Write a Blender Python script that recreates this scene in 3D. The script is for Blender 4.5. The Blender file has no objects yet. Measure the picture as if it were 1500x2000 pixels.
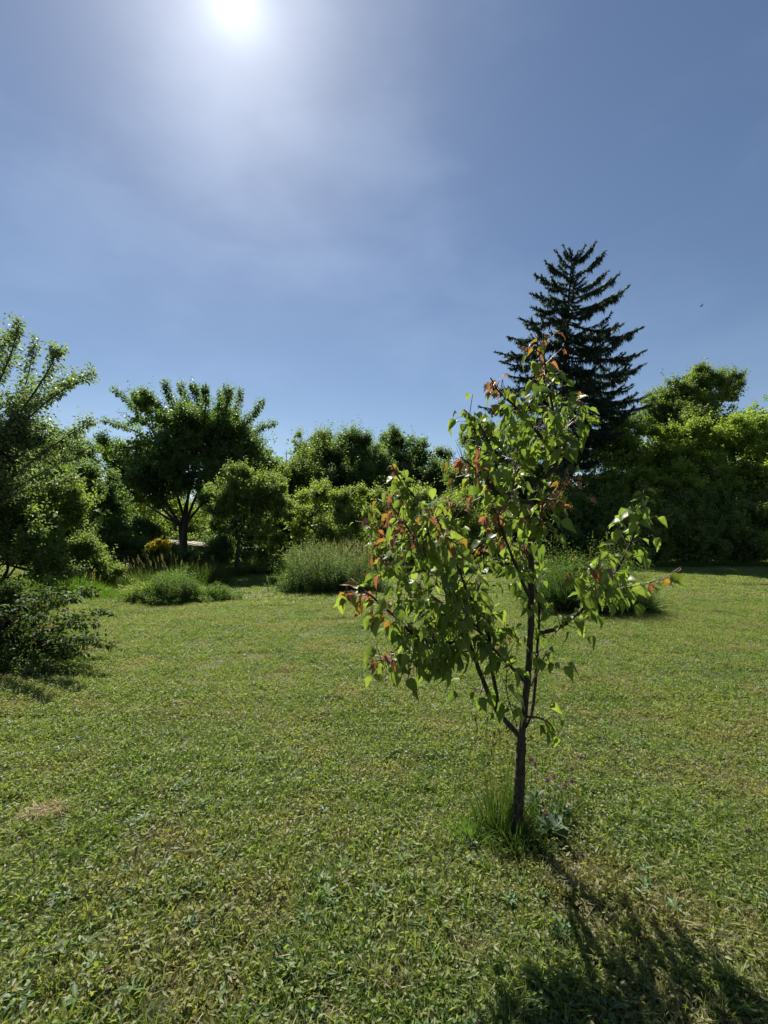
import bpy, math, random
import numpy as np
from mathutils import Vector

# ---------------------------------------------------------------- camera, sky, sun, exposure
sc = bpy.context.scene
COL = sc.collection
F, PITCH, CH = 900.0, math.radians(2.5), 1.6
cp, sp = math.cos(PITCH), math.sin(PITCH)

cam = bpy.data.cameras.new('camera')
camo = bpy.data.objects.new('camera', cam)
COL.objects.link(camo)
camo.location = (0, 0, CH)
camo.rotation_euler = (math.pi / 2 + PITCH, 0, 0)
cam.sensor_fit = 'VERTICAL'
cam.sensor_height = 36.0
cam.lens = 36.0 * F / 2000.0
cam.clip_start = 0.05
cam.clip_end = 5000
sc.camera = camo

def ray(px, py):
    x, u = px - 750.0, 1000.0 - py
    return x, F * cp - u * sp, u * cp + F * sp

sx, sy, sz = ray(455, 2)
SUN = Vector((sx, sy, sz)).normalized()
SUN_EL = math.asin(SUN.z)
SUN_AZ = math.atan2(SUN.x, SUN.y)

SKY_STRENGTH = 0.05
SUN_STRENGTH = 5.0
EXPOSURE = 1.0

world = bpy.data.worlds.new('World')
sc.world = world
world.use_nodes = True
nt = world.node_tree
nt.nodes.clear()
N = nt.nodes.new
L = nt.links.new

def wmath(op, a, b=None, c=None):
    n = N('ShaderNodeMath'); n.operation = op
    for i, v in enumerate((a, b, c)):
        if v is None:
            continue
        if isinstance(v, (int, float)):
            n.inputs[i].default_value = v
        else:
            L(v, n.inputs[i])
    return n.outputs[0]

sky = N('ShaderNodeTexSky')
sky.sky_type = 'NISHITA'
sky.sun_disc = False
sky.sun_elevation = SUN_EL
sky.sun_rotation = SUN_AZ
sky.altitude = 200
sky.air_density = 1.0
sky.dust_density = 0.25
sky.ozone_density = 2.5
tc = N('ShaderNodeTexCoord')
nrm = N('ShaderNodeVectorMath'); nrm.operation = 'NORMALIZE'; L(tc.outputs['Generated'], nrm.inputs[0])
dot = N('ShaderNodeVectorMath'); dot.operation = 'DOT_PRODUCT'
L(nrm.outputs[0], dot.inputs[0]); dot.inputs[1].default_value = SUN
d = wmath('MAXIMUM', dot.outputs['Value'], 0.0)
# aureole of the sun in the hazy air and its overexposed core
g1 = wmath('MULTIPLY', wmath('POWER', d, 5.0), 0.05)
g2 = wmath('MULTIPLY', wmath('POWER', d, 28.0), 0.6)
g3 = wmath('MULTIPLY', wmath('POWER', d, 120.0), 3.6)
g4 = wmath('ADD', wmath('MULTIPLY', wmath('POWER', d, 11000.0), 26.0), wmath('MULTIPLY', wmath('POWER', d, 1100.0), 3.6))
gs = wmath('ADD', wmath('ADD', g1, g2), wmath('ADD', g3, g4))
# thin veil of high cloud
mp = N('ShaderNodeMapping'); mp.inputs['Scale'].default_value = (1.2, 1.2, 2.6)
mp.inputs['Rotation'].default_value = (0.25, 0.3, 0.2)
L(nrm.outputs[0], mp.inputs[0])
nz = N('ShaderNodeTexNoise'); nz.inputs['Scale'].default_value = 2.6; nz.inputs['Detail'].default_value = 6
nz.inputs['Roughness'].default_value = 0.5; nz.inputs['Distortion'].default_value = 0.15
L(mp.outputs[0], nz.inputs['Vector'])
mr = N('ShaderNodeMapRange'); mr.inputs[1].default_value = 0.40; mr.inputs[2].default_value = 0.72
mr.inputs[3].default_value = 0.0; mr.inputs[4].default_value = 1.0; mr.interpolation_type = 'SMOOTHSTEP'
L(nz.outputs[0], mr.inputs[0])
veil = wmath('MULTIPLY', mr.outputs[0], 0.55)
veil = wmath('MULTIPLY', veil, wmath('ADD', 0.6, wmath('MULTIPLY', wmath('POWER', d, 6.0), 1.1)))
hs = N('ShaderNodeHueSaturation'); hs.inputs['Saturation'].default_value = 1.0; hs.inputs['Value'].default_value = 0.91
L(sky.outputs[0], hs.inputs['Color'])
def vscale(col, f):
    n = N('ShaderNodeVectorMath'); n.operation = 'SCALE'
    if isinstance(col, tuple):
        n.inputs[0].default_value = col
    else:
        L(col, n.inputs[0])
    L(f, n.inputs['Scale'])
    return n.outputs[0]
def vadd(a, b):
    n = N('ShaderNodeVectorMath'); n.operation = 'ADD'; L(a, n.inputs[0]); L(b, n.inputs[1]); return n.outputs[0]
# paler haze towards the horizon, all the way round
sep = N('ShaderNodeSeparateXYZ'); L(nrm.outputs[0], sep.inputs[0])
hz = wmath('MULTIPLY', wmath('POWER', wmath('SUBTRACT', 1.0, wmath('ABSOLUTE', sep.outputs['Z'])), 6.0), 0.9)
tot = vadd(vscale((0.85, 0.98, 1.08), hz), vadd(hs.outputs[0], vscale((0.87, 0.93, 0.98), gs)))
tot = vadd(tot, vscale((0.84, 0.97, 1.08), veil))
bg = N('ShaderNodeBackground'); bg.inputs['Strength'].default_value = SKY_STRENGTH
L(tot, bg.inputs['Color'])
wo = N('ShaderNodeOutputWorld'); L(bg.outputs[0], wo.inputs['Surface'])
world.cycles.sampling_method = 'MANUAL'
world.cycles.sample_map_resolution = 1024

sl = bpy.data.lights.new('sun', 'SUN')
sl.energy = SUN_STRENGTH
sl.angle = math.radians(0.53)
sl.color = (1.0, 0.955, 0.87)
so = bpy.data.objects.new('sun', sl)
COL.objects.link(so)
so.location = (0, 0, 60)
so.rotation_euler = (-SUN).to_track_quat('-Z', 'Y').to_euler()

sc.view_settings.view_transform = 'Standard'
sc.view_settings.look = 'None'
sc.view_settings.gamma = 1.0
sc.view_settings.use_curve_mapping = False
sc.view_settings.exposure = EXPOSURE
sc.render.engine = 'CYCLES'
sc.cycles.use_denoising = True
try:
    sc.cycles.denoiser = 'OPENIMAGEDENOISE'
    sc.cycles.denoising_prefilter = 'ACCURATE'
except Exception:
    pass
sc.cycles.max_bounces = 6
sc.cycles.diffuse_bounces = 4
sc.cycles.glossy_bounces = 2
sc.cycles.transmission_bounces = 4
sc.cycles.caustics_reflective = False
sc.cycles.caustics_refractive = False
sc.cycles.sample_clamp_indirect = 6.0

# ---------------------------------------------------------------- helpers
def P(px, py, depth):
    x, y, z = ray(px, py)
    s = depth / y
    return Vector((x * s, depth, CH + z * s))

def G(px, py):
    x, y, z = ray(px, py)
    s = CH / -z
    return Vector((x * s, y * s, 0.0))

def GX(px, depth):
    """the ground point under picture column px at a distance of depth metres"""
    return Vector(((px - 750) / F * depth, depth, 0.0))

def rng(seed):
    return np.random.default_rng(seed)

def unit(v):
    return v / np.maximum(np.linalg.norm(v, axis=-1, keepdims=True), 1e-9)

def perp(d, r):
    """a random unit vector perpendicular to each d"""
    q = r.normal(size=d.shape)
    q -= (q * d).sum(1, keepdims=True) * d
    return unit(q)

def vnoise(p, seed=0):
    """smooth value noise in 0..1 for an (N,3) array"""
    i = np.floor(p).astype(np.int64); f = p - i; f = f * f * (3 - 2 * f)
    def h(a, b, c):
        n = (a * 374761393 + b * 668265263 + c * 2147483647 + seed * 974634777) & 0xffffffff
        n = ((n ^ (n >> 13)) * 1274126177) & 0xffffffff
        return ((n ^ (n >> 16)) & 0xffff) / 65535.0
    out = 0
    for dx in (0, 1):
        for dy in (0, 1):
            for dz in (0, 1):
                w = (f[:, 0] if dx else 1 - f[:, 0]) * (f[:, 1] if dy else 1 - f[:, 1]) * (f[:, 2] if dz else 1 - f[:, 2])
                out = out + w * h(i[:, 0] + dx, i[:, 1] + dy, i[:, 2] + dz)
    return out

class Geo:
    """collects vertices, faces (triangles and quads) and a tint per vertex, then becomes ONE mesh"""
    def __init__(self):
        self.v, self.f3, self.f4, self.t, self.n = [], [], [], [], 0
    def add(self, v, f3=None, f4=None, t=0.5):
        v = np.asarray(v, dtype=np.float32).reshape(-1, 3)
        if f3 is not None and len(f3): self.f3.append(np.asarray(f3, dtype=np.int64).reshape(-1, 3) + self.n)
        if f4 is not None and len(f4): self.f4.append(np.asarray(f4, dtype=np.int64).reshape(-1, 4) + self.n)
        if np.isscalar(t): t = np.full(len(v), t)
        self.v.append(v); self.t.append(np.asarray(t, dtype=np.float32)); self.n += len(v)
        return self
    def mesh(self, name, mat, smooth=False):
        me = bpy.data.meshes.new(name)
        v = np.concatenate(self.v); t = np.concatenate(self.t)
        f3 = np.concatenate(self.f3) if self.f3 else np.zeros((0, 3), np.int64)
        f4 = np.concatenate(self.f4) if self.f4 else np.zeros((0, 4), np.int64)
        me.vertices.add(len(v)); me.vertices.foreach_set('co', v.ravel())
        me.loops.add(f3.size + f4.size)
        me.loops.foreach_set('vertex_index', np.concatenate([f3.ravel(), f4.ravel()]).astype(np.int32))
        me.polygons.add(len(f3) + len(f4))
        st = np.concatenate([np.arange(len(f3)) * 3, f3.size + np.arange(len(f4)) * 4]).astype(np.int32)
        me.polygons.foreach_set('loop_start', st)
        me.polygons.foreach_set('loop_total', np.concatenate([np.full(len(f3), 3), np.full(len(f4), 4)]).astype(np.int32))
        if smooth: me.polygons.foreach_set('use_smooth', np.ones(len(f3) + len(f4), dtype=bool))
        a = me.attributes.new('tint', 'FLOAT', 'POINT'); a.data.foreach_set('value', t)
        me.update(calc_edges=True)
        me.materials.append(mat)
        return me

def link(name, me, parent=None, loc=None, kind=None):
    o = bpy.data.objects.new(name, me)
    COL.objects.link(o)
    if loc is not None: o.location = loc
    if parent is not None: o.parent = parent
    if kind: o['kind'] = kind
    return o

def tag(o, label, cat, group=None):
    o['label'] = label; o['category'] = cat
    if group: o['group'] = group
    return o

def thing(name, label, cat, loc=(0, 0, 0), group=None):
    o = bpy.data.objects.new(name, None)
    o.empty_display_size = 0.1
    COL.objects.link(o); o.location = loc
    return tag(o, label, cat, group)

def part(name, geo, mat, parent, kind=None, smooth=False, label=None):
    """a mesh given in world coordinates, hung under its thing (whose base is only moved, never turned)"""
    me = geo.mesh(name, mat, smooth)
    o = link(name, me, parent, kind=kind)
    o.location = -Vector(parent.location) if parent.parent is None else (0, 0, 0)
    if label: o['label'] = label
    return o

def local(name, geo, mat, base, label, cat, group=None, kind=None):
    """a top-level thing that is one mesh, its origin at its base"""
    b = np.array(base, dtype=np.float32)
    geo.v = [v - b for v in geo.v]
    o = link(name, geo.mesh(name, mat), loc=base, kind=kind)
    if label: tag(o, label, cat, group)
    return o

def tube(geo, pts, rad, sides=6, t=0.5, knob=0.0, seed=0):
    pts = np.array([tuple(p) for p in pts], dtype=float)
    rad = np.array(rad, dtype=float)
    n = len(pts)
    tan = unit(np.gradient(pts, axis=0))
    ref = np.array([0.31, 0.87, 0.12]) if abs(tan[0][2]) > 0.5 else np.array([0.05, 0.1, 1.0])
    a = unit(np.cross(tan, ref)); b = np.cross(tan, a)
    ang = np.arange(sides) / sides * 2 * math.pi
    r = rad[:, None] * np.ones(sides)
    if knob:
        r = r * (1 + knob * rng(seed).normal(size=r.shape))
    v = pts[:, None, :] + r[:, :, None] * (np.cos(ang)[None, :, None] * a[:, None, :] + np.sin(ang)[None, :, None] * b[:, None, :])
    v = v.reshape(-1, 3)
    i = np.arange(n - 1)[:, None] * sides; j = np.arange(sides)[None, :]; k = (j + 1) % sides
    f4 = np.stack([i + j, i + k, i + sides + k, i + sides + j], axis=-1).reshape(-1, 4)
    v = np.vstack([v, pts[-1] + tan[-1] * rad[-1]])
    last = (n - 1) * sides
    f3 = [(last + q, last + (q + 1) % sides, n * sides) for q in range(sides)]
    geo.add(v, f3, f4, t)

def curve(ctrl, n=4):
    """Catmull-Rom through control points"""
    c = [Vector(p) for p in ctrl]
    c = [c[0] * 2 - c[1]] + c + [c[-1] * 2 - c[-2]]
    out = []
    for i in range(1, len(c) - 2):
        for k in range(n):
            t = k / n
            out.append(0.5 * ((2 * c[i]) + (c[i + 1] - c[i - 1]) * t + (2 * c[i - 1] - 5 * c[i] + 4 * c[i + 1] - c[i + 2]) * t * t
                              + (3 * c[i] - c[i - 1] - 3 * c[i + 1] + c[i + 2]) * t ** 3))
    out.append(c[-2])
    return out

def leaves(geo, pos, axis, nor, ln, wd, tint, tri=False):
    """folded pointed leaves, two triangles each side of the midrib joined at base and tip"""
    axis = unit(axis)
    side = unit(np.cross(nor, axis)); up = np.cross(axis, side)
    ln = np.broadcast_to(ln, (len(pos),))[:, None]; wd = np.broadcast_to(wd, (len(pos),))[:, None]
    base = pos
    tip = pos + axis * ln - up * ln * 0.12
    if tri:                                     # far or tiny: one triangle a leaf
        m = pos + axis * ln * 0.18
        v = np.stack([m + side * wd * 0.5, tip + axis * ln * 0.05, m - side * wd * 0.5], axis=1).reshape(-1, 3)
        geo.add(v, np.arange(len(pos) * 3).reshape(-1, 3), None, np.repeat(tint, 3))
        return
    m = pos + axis * ln * 0.45
    l = m + side * wd * 0.5 + up * wd * 0.16
    r_ = m - side * wd * 0.5 + up * wd * 0.16
    v = np.stack([base, l, tip, r_], axis=1).reshape(-1, 3)
    i = np.arange(len(pos))[:, None] * 4
    f3 = np.concatenate([i + np.array([[0, 2, 1]]), i + np.array([[0, 3, 2]])])
    geo.add(v, f3, None, np.repeat(tint, 4))

def blades(geo, base, tip_off, ln, wd, tint, segs=3, sag=0.35, r=None, flat=0.75):
    """curved tapering grass blades"""
    n = len(base)
    d0 = unit(tip_off)
    up = np.array([0, 0, 1.0])
    side = np.cross(d0, up); bad = np.linalg.norm(side, axis=1) < 1e-3
    side[bad] = (1, 0, 0)
    if r is not None:
        side = side + r.normal(size=side.shape) * flat
    side = unit(side - (side * d0).sum(1, keepdims=True) * d0)
    hor = tip_off * np.array([1, 1, 0])
    ln = np.broadcast_to(ln, (n,))[:, None]; wd = np.broadcast_to(wd, (n,))[:, None]
    rows = []
    for k in range(segs + 1):
        s = k / segs
        c = base + d0 * ln * s + hor * ln * sag * s * s - up * ln * sag * 0.55 * s ** 3 * np.linalg.norm(hor, axis=1, keepdims=True)
        w = wd * 0.5 * (1 - s ** 1.6) * (0.75 + 0.5 * s)
        if k < segs:
            rows += [c - side * w, c + side * w]
        else:
            rows.append(c)
    v = np.stack(rows, axis=1).reshape(-1, 3); m = 2 * segs + 1
    i = np.arange(n)[:, None] * m
    f4 = [i + np.array([[2 * k, 2 * k + 1, 2 * k + 3, 2 * k + 2]]) for k in range(segs - 1)]
    f3 = i + np.array([[2 * segs - 2, 2 * segs - 1, 2 * segs]])
    geo.add(v, f3, np.concatenate(f4) if f4 else None, np.repeat(tint, m))

# ---------------------------------------------------------------- materials
def nodes_of(name):
    m = bpy.data.materials.new(name); m.use_nodes = True
    t = m.node_tree; t.nodes.clear()
    return m, t, t.nodes.new, t.links.new

def leaf_mat(name, stops, trans=0.42, rough=0.55, spec=0.3, tboost=(1.25, 1.45, 0.55), patch=0.0, dry=None, dry_scale=0.9, rand=0.0):
    """stops: colours over the 0..1 tint; trans: share of light let through the blade"""
    m, t, N, L = nodes_of(name)
    at = N('ShaderNodeAttribute'); at.attribute_name = 'tint'
    src = at.outputs['Fac']
    geo = N('ShaderNodeNewGeometry')
    if rand:
        oi = N('ShaderNodeObjectInfo')
        a = N('ShaderNodeMath'); a.operation = 'MULTIPLY_ADD'; L(oi.outputs['Random'], a.inputs[0]); a.inputs[1].default_value = rand
        L(src, a.inputs[2]); src = a.outputs[0]
    if patch:
        nz = N('ShaderNodeTexNoise'); nz.inputs['Scale'].default_value = 0.9; nz.inputs['Detail'].default_value = 3
        L(geo.outputs['Position'], nz.inputs['Vector'])
        a = N('ShaderNodeMath'); a.operation = 'SUBTRACT'; L(nz.outputs[0], a.inputs[0]); a.inputs[1].default_value = 0.5
        b = N('ShaderNodeMath'); b.operation = 'MULTIPLY_ADD'; L(a.outputs[0], b.inputs[0]); b.inputs[1].default_value = patch; L(src, b.inputs[2])
        src = b.outputs[0]
    cr = N('ShaderNodeValToRGB'); L(src, cr.inputs[0])
    e = cr.color_ramp.elements
    e[0].position, e[0].color = stops[0][0], (*stops[0][1], 1)
    e[1].position, e[1].color = stops[-1][0], (*stops[-1][1], 1)
    for p_, c_ in stops[1:-1]:
        q = e.new(p_); q.color = (*c_, 1)
    col = cr.outputs[0]
    if dry is not None:
        n2 = N('ShaderNodeTexNoise'); n2.inputs['Scale'].default_value = dry_scale; n2.inputs['Detail'].default_value = 5
        n2.inputs['Roughness'].default_value = 0.62; n2.inputs['Distortion'].default_value = 0.4
        L(geo.outputs['Position'], n2.inputs['Vector'])
        mr = N('ShaderNodeMapRange'); mr.inputs[1].default_value = 0.50; mr.inputs[2].default_value = 0.66
        mr.inputs[4].default_value = 0.8
        L(n2.outputs[0], mr.inputs[0])
        mx = N('ShaderNodeMix'); mx.data_type = 'RGBA'; L(mr.outputs[0], mx.inputs[0]); L(col, mx.inputs[6]); mx.inputs[7].default_value = (*dry, 1)
        col = mx.outputs[2]
    pb = N('ShaderNodeBsdfPrincipled'); L(col, pb.inputs['Base Color'])
    pb.inputs['Roughness'].default_value = rough; pb.inputs['Specular IOR Level'].default_value = spec
    tr = N('ShaderNodeBsdfTranslucent')
    mul = N('ShaderNodeMix'); mul.data_type = 'RGBA'; mul.blend_type = 'MULTIPLY'; mul.inputs[0].default_value = 1.0
    mul.clamp_result = False
    L(col, mul.inputs[6]); mul.inputs[7].default_value = (*[x * 1.5 for x in tboost], 1)
    L(mul.outputs[2], tr.inputs['Color'])
    ms = N('ShaderNodeMixShader'); ms.inputs[0].default_value = trans
    L(pb.outputs[0], ms.inputs[1]); L(tr.outputs[0], ms.inputs[2])
    o = N('ShaderNodeOutputMaterial'); L(ms.outputs[0], o.inputs['Surface'])
    return m

def bark_mat(name, c1, c2, scale=18.0, rough=0.9, bump=0.5):
    m, t, N, L = nodes_of(name)
    tc = N('ShaderNodeTexCoord'); mp = N('ShaderNodeMapping'); mp.inputs['Scale'].default_value = (1, 1, 0.25)
    L(tc.outputs['Object'], mp.inputs[0])
    nz = N('ShaderNodeTexNoise'); nz.inputs['Scale'].default_value = scale; nz.inputs['Detail'].default_value = 6; L(mp.outputs[0], nz.inputs['Vector'])
    cr = N('ShaderNodeValToRGB'); L(nz.outputs[0], cr.inputs[0])
    cr.color_ramp.elements[0].position = 0.35; cr.color_ramp.elements[0].color = (*c1, 1)
    cr.color_ramp.elements[1].position = 0.7; cr.color_ramp.elements[1].color = (*c2, 1)
    pb = N('ShaderNodeBsdfPrincipled'); L(cr.outputs[0], pb.inputs['Base Color']); pb.inputs['Roughness'].default_value = rough
    bp = N('ShaderNodeBump'); bp.inputs['Strength'].default_value = bump; bp.inputs['Distance'].default_value = 0.01
    L(nz.outputs[0], bp.inputs['Height']); L(bp.outputs[0], pb.inputs['Normal'])
    o = N('ShaderNodeOutputMaterial'); L(pb.outputs[0], o.inputs['Surface'])
    return m

M = {}
M['lawn'] = leaf_mat('lawn_blades', [(0.0, (0.235, 0.185, 0.095)), (0.16, (0.20, 0.175, 0.075)), (0.26, (0.215, 0.238, 0.080)),
                                     (0.6, (0.138, 0.176, 0.048)), (1.0, (0.058, 0.100, 0.032))],
                     trans=0.42, rough=0.5, spec=0.3, patch=0.9, dry=(0.215, 0.178, 0.098), dry_scale=1.5)
M['cherry'] = leaf_mat('cherry_leaf', [(0, (0.054, 0.086, 0.032)), (1, (0.125, 0.172, 0.055))], trans=0.46, rough=0.5)
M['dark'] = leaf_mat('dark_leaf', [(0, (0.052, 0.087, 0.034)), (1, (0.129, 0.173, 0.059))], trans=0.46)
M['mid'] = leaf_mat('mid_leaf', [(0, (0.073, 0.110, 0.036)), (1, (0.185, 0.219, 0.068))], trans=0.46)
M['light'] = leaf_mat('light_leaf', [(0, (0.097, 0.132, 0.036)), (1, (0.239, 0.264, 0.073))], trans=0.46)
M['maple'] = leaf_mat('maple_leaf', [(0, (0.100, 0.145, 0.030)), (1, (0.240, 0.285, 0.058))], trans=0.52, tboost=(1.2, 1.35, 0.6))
M['pear'] = leaf_mat('grey_green_leaf', [(0, (0.085, 0.115, 0.062)), (1, (0.185, 0.220, 0.125))], trans=0.42, rough=0.5)
M['spruce'] = leaf_mat('spruce_needles', [(0, (0.020, 0.036, 0.028)), (1, (0.050, 0.072, 0.046))], trans=0.2, rough=0.6, spec=0.3)
M['yellow'] = leaf_mat('yellow_blossom', [(0, (0.27, 0.24, 0.03)), (1, (0.58, 0.52, 0.06))], trans=0.5, tboost=(1.0, 0.9, 0.4))
M['herb'] = leaf_mat('herb_leaf', [(0, (0.24, 0.19, 0.13)), (0.08, (0.20, 0.16, 0.11)), (0.12, (0.050, 0.085, 0.024)), (1, (0.115, 0.165, 0.042))], trans=0.45, spec=0.15)
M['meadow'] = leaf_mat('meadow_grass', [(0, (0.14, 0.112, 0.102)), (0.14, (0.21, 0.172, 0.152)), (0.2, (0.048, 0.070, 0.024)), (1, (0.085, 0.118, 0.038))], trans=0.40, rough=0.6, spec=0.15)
M['bluegrass'] = leaf_mat('bluish_grass', [(0, (0.20, 0.16, 0.09)), (0.10, (0.18, 0.15, 0.08)), (0.14, (0.034, 0.060, 0.028)), (1, (0.062, 0.098, 0.042))], trans=0.38, rough=0.6, spec=0.2)
M['tall'] = leaf_mat('tall_grass', [(0, (0.24, 0.20, 0.10)), (0.10, (0.22, 0.18, 0.09)), (0.15, (0.060, 0.105, 0.022)), (1, (0.105, 0.165, 0.035))], trans=0.42)
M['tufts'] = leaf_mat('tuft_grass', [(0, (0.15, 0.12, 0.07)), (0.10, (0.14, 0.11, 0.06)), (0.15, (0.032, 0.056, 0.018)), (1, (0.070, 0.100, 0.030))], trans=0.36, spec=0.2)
M['redbush'] = leaf_mat('bush_leaf', [(0, (0.075, 0.040, 0.025)), (0.15, (0.060, 0.038, 0.020)), (0.2, (0.035, 0.055, 0.020)), (1, (0.085, 0.120, 0.032))], trans=0.40, rough=0.6, spec=0.2)
TB = (1.15, 1.28, 0.75)
M['s_green'] = leaf_mat('sapling_leaf_green', [(0, (0.068, 0.105, 0.022)), (1, (0.150, 0.198, 0.040))], trans=0.46, rough=0.42, tboost=TB, rand=0.5)
M['s_lime'] = leaf_mat('sapling_leaf_lime', [(0, (0.105, 0.155, 0.028)), (1, (0.190, 0.232, 0.048))], trans=0.5, rough=0.42, tboost=(1.12, 1.2, 0.7), rand=0.5)
M['s_bronze'] = leaf_mat('sapling_leaf_bronze', [(0, (0.13, 0.098, 0.028)), (1, (0.22, 0.165, 0.045))], trans=0.45, rough=0.42, tboost=(1.2, 1.0, 0.5), rand=0.5)
M['s_red'] = leaf_mat('sapling_leaf_red', [(0, (0.17, 0.080, 0.048)), (1, (0.27, 0.145, 0.082))], trans=0.42, rough=0.45, tboost=(1.15, 0.85, 0.6), rand=0.5)
M['clover'] = leaf_mat('clover_leaf', [(0, (0.060, 0.115, 0.045)), (1, (0.110, 0.180, 0.070))], trans=0.35, rough=0.5)
M['comfrey'] = leaf_mat('grey_green_weed', [(0, (0.055, 0.095, 0.045)), (1, (0.100, 0.155, 0.078))], trans=0.35, rough=0.6)
M['petal'] = leaf_mat('clover_blossom', [(0, (0.16, 0.085, 0.115)), (1, (0.30, 0.19, 0.24))], trans=0.3, tboost=(1, 0.8, 0.9))
M['petal_pale'] = leaf_mat('white_clover_blossom', [(0, (0.42, 0.40, 0.30)), (1, (0.62, 0.60, 0.50))], trans=0.3, tboost=(1, 0.95, 0.85))
M['straw'] = leaf_mat('dry_straw', [(0, (0.26, 0.21, 0.11)), (1, (0.46, 0.38, 0.22))], trans=0.3, tboost=(1, 0.9, 0.7))
M['bark'] = bark_mat('dark_bark', (0.018, 0.014, 0.012), (0.055, 0.044, 0.036))
M['bark_sap'] = bark_mat('sapling_bark', (0.010, 0.007, 0.005), (0.075, 0.050, 0.036), scale=95, rough=0.8, bump=0.9)
M['bark_red'] = bark_mat('young_shoot_bark', (0.060, 0.025, 0.016), (0.13, 0.06, 0.035), scale=60, rough=0.5)
M['twig'] = bark_mat('grey_twig', (0.10, 0.085, 0.075), (0.20, 0.17, 0.15), scale=30)
M['board'] = bark_mat('weathered_board', (0.20, 0.175, 0.145), (0.36, 0.32, 0.27), scale=12, bump=0.2)
M['post'] = bark_mat('old_post', (0.06, 0.048, 0.038), (0.13, 0.105, 0.08), scale=14)
M['bird'] = bark_mat('dark_plumage', (0.012, 0.012, 0.014), (0.03, 0.03, 0.034), scale=20)

# ---------------------------------------------------------------- ground and hills
def ground_mat():
    m, t, N, L = nodes_of('lawn_soil')
    g = N('ShaderNodeNewGeometry')
    a = N('ShaderNodeTexNoise'); a.inputs['Scale'].default_value = 1.1; a.inputs['Detail'].default_value = 6; L(g.outputs['Position'], a.inputs['Vector'])
    b = N('ShaderNodeTexNoise'); b.inputs['Scale'].default_value = 45; b.inputs['Detail'].default_value = 4; L(g.outputs['Position'], b.inputs['Vector'])
    cr = N('ShaderNodeValToRGB'); L(b.outputs[0], cr.inputs[0])
    cr.color_ramp.elements[0].position = 0.35; cr.color_ramp.elements[0].color = (0.022, 0.028, 0.011, 1)
    cr.color_ramp.elements[1].position = 0.7; cr.color_ramp.elements[1].color = (0.065, 0.072, 0.026, 1)
    mr = N('ShaderNodeMapRange'); mr.inputs[1].default_value = 0.45; mr.inputs[2].default_value = 0.7; L(a.outputs[0], mr.inputs[0])
    mx = N('ShaderNodeMix'); mx.data_type = 'RGBA'; L(mr.outputs[0], mx.inputs[0]); L(cr.outputs[0], mx.inputs[6]); mx.inputs[7].default_value = (0.105, 0.085, 0.042, 1)
    pb = N('ShaderNodeBsdfPrincipled'); pb.inputs['Roughness'].default_value = 0.95; L(mx.outputs[2], pb.inputs['Base Color'])
    bp = N('ShaderNodeBump'); bp.inputs['Strength'].default_value = 0.6; bp.inputs['Distance'].default_value = 0.02
    L(b.outputs[0], bp.inputs['Height']); L(bp.outputs[0], pb.inputs['Normal'])
    o = N('ShaderNodeOutputMaterial'); L(pb.outputs[0], o.inputs['Surface'])
    return m
M['ground'] = ground_mat()

def height(x, y):
    """gentle unevenness of the lawn"""
    return 0.025 * np.sin(x * 0.9 + 1.3) * np.sin(y * 0.7) + 0.015 * np.sin(x * 2.3 + y * 1.7)

xs = np.concatenate([[-1500, -400, -120, -60], np.arange(-40, 40.1, 0.8), [60, 120, 400, 1500]])
ys = np.concatenate([[-400, -60, -20], np.arange(-6, 44, 0.8), [60, 100, 200, 500, 1800]])
X, Y = np.meshgrid(xs, ys)
Z = np.where((abs(X) < 41) & (Y > -7) & (Y < 45), height(X, Y), 0.0)
g = Geo(); nx = len(xs)
i = (np.arange(len(ys) - 1)[:, None] * nx + np.arange(nx - 1)[None, :]).ravel()
g.add(np.stack([X, Y, Z], -1).reshape(-1, 3), None, np.stack([i, i + 1, i + nx + 1, i + nx], -1))
link('ground', g.mesh('ground', M['ground'], True), kind='structure')

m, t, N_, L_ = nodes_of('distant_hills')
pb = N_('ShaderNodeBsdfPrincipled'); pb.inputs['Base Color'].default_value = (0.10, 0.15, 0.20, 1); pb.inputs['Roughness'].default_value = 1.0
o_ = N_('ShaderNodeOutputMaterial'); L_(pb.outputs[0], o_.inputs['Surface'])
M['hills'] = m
g = Geo()
hx = np.linspace(-1400, 1400, 80)
hz = 70 + 32 * np.sin(hx / 330.0 + 1) + 12 * np.sin(hx / 90.0)
rows = np.concatenate([np.stack([hx, 700 + 0 * hx, 0 * hx - 1], -1), np.stack([hx, 850 + 0 * hx, hz * 0.8], -1), np.stack([hx, 1000 + 0 * hx, hz], -1), np.stack([hx, 1500 + 0 * hx, 0 * hx - 1], -1)])
i = (np.arange(3)[:, None] * 80 + np.arange(79)[None, :]).ravel()
g.add(rows, None, np.stack([i, i + 1, i + 81, i + 80], -1))
link('hills', g.mesh('hills', M['hills'], True), kind='structure')

# ---------------------------------------------------------------- broad-leaved trees and shrubs
def lobe(px, py, rx, ry, depth, ryd=None):
    s = depth / F
    c = P(px, py, depth)
    return (c.x, c.y, c.z, rx * s, (ryd if ryd is not None else rx * s * 0.85), ry * s)

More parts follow.
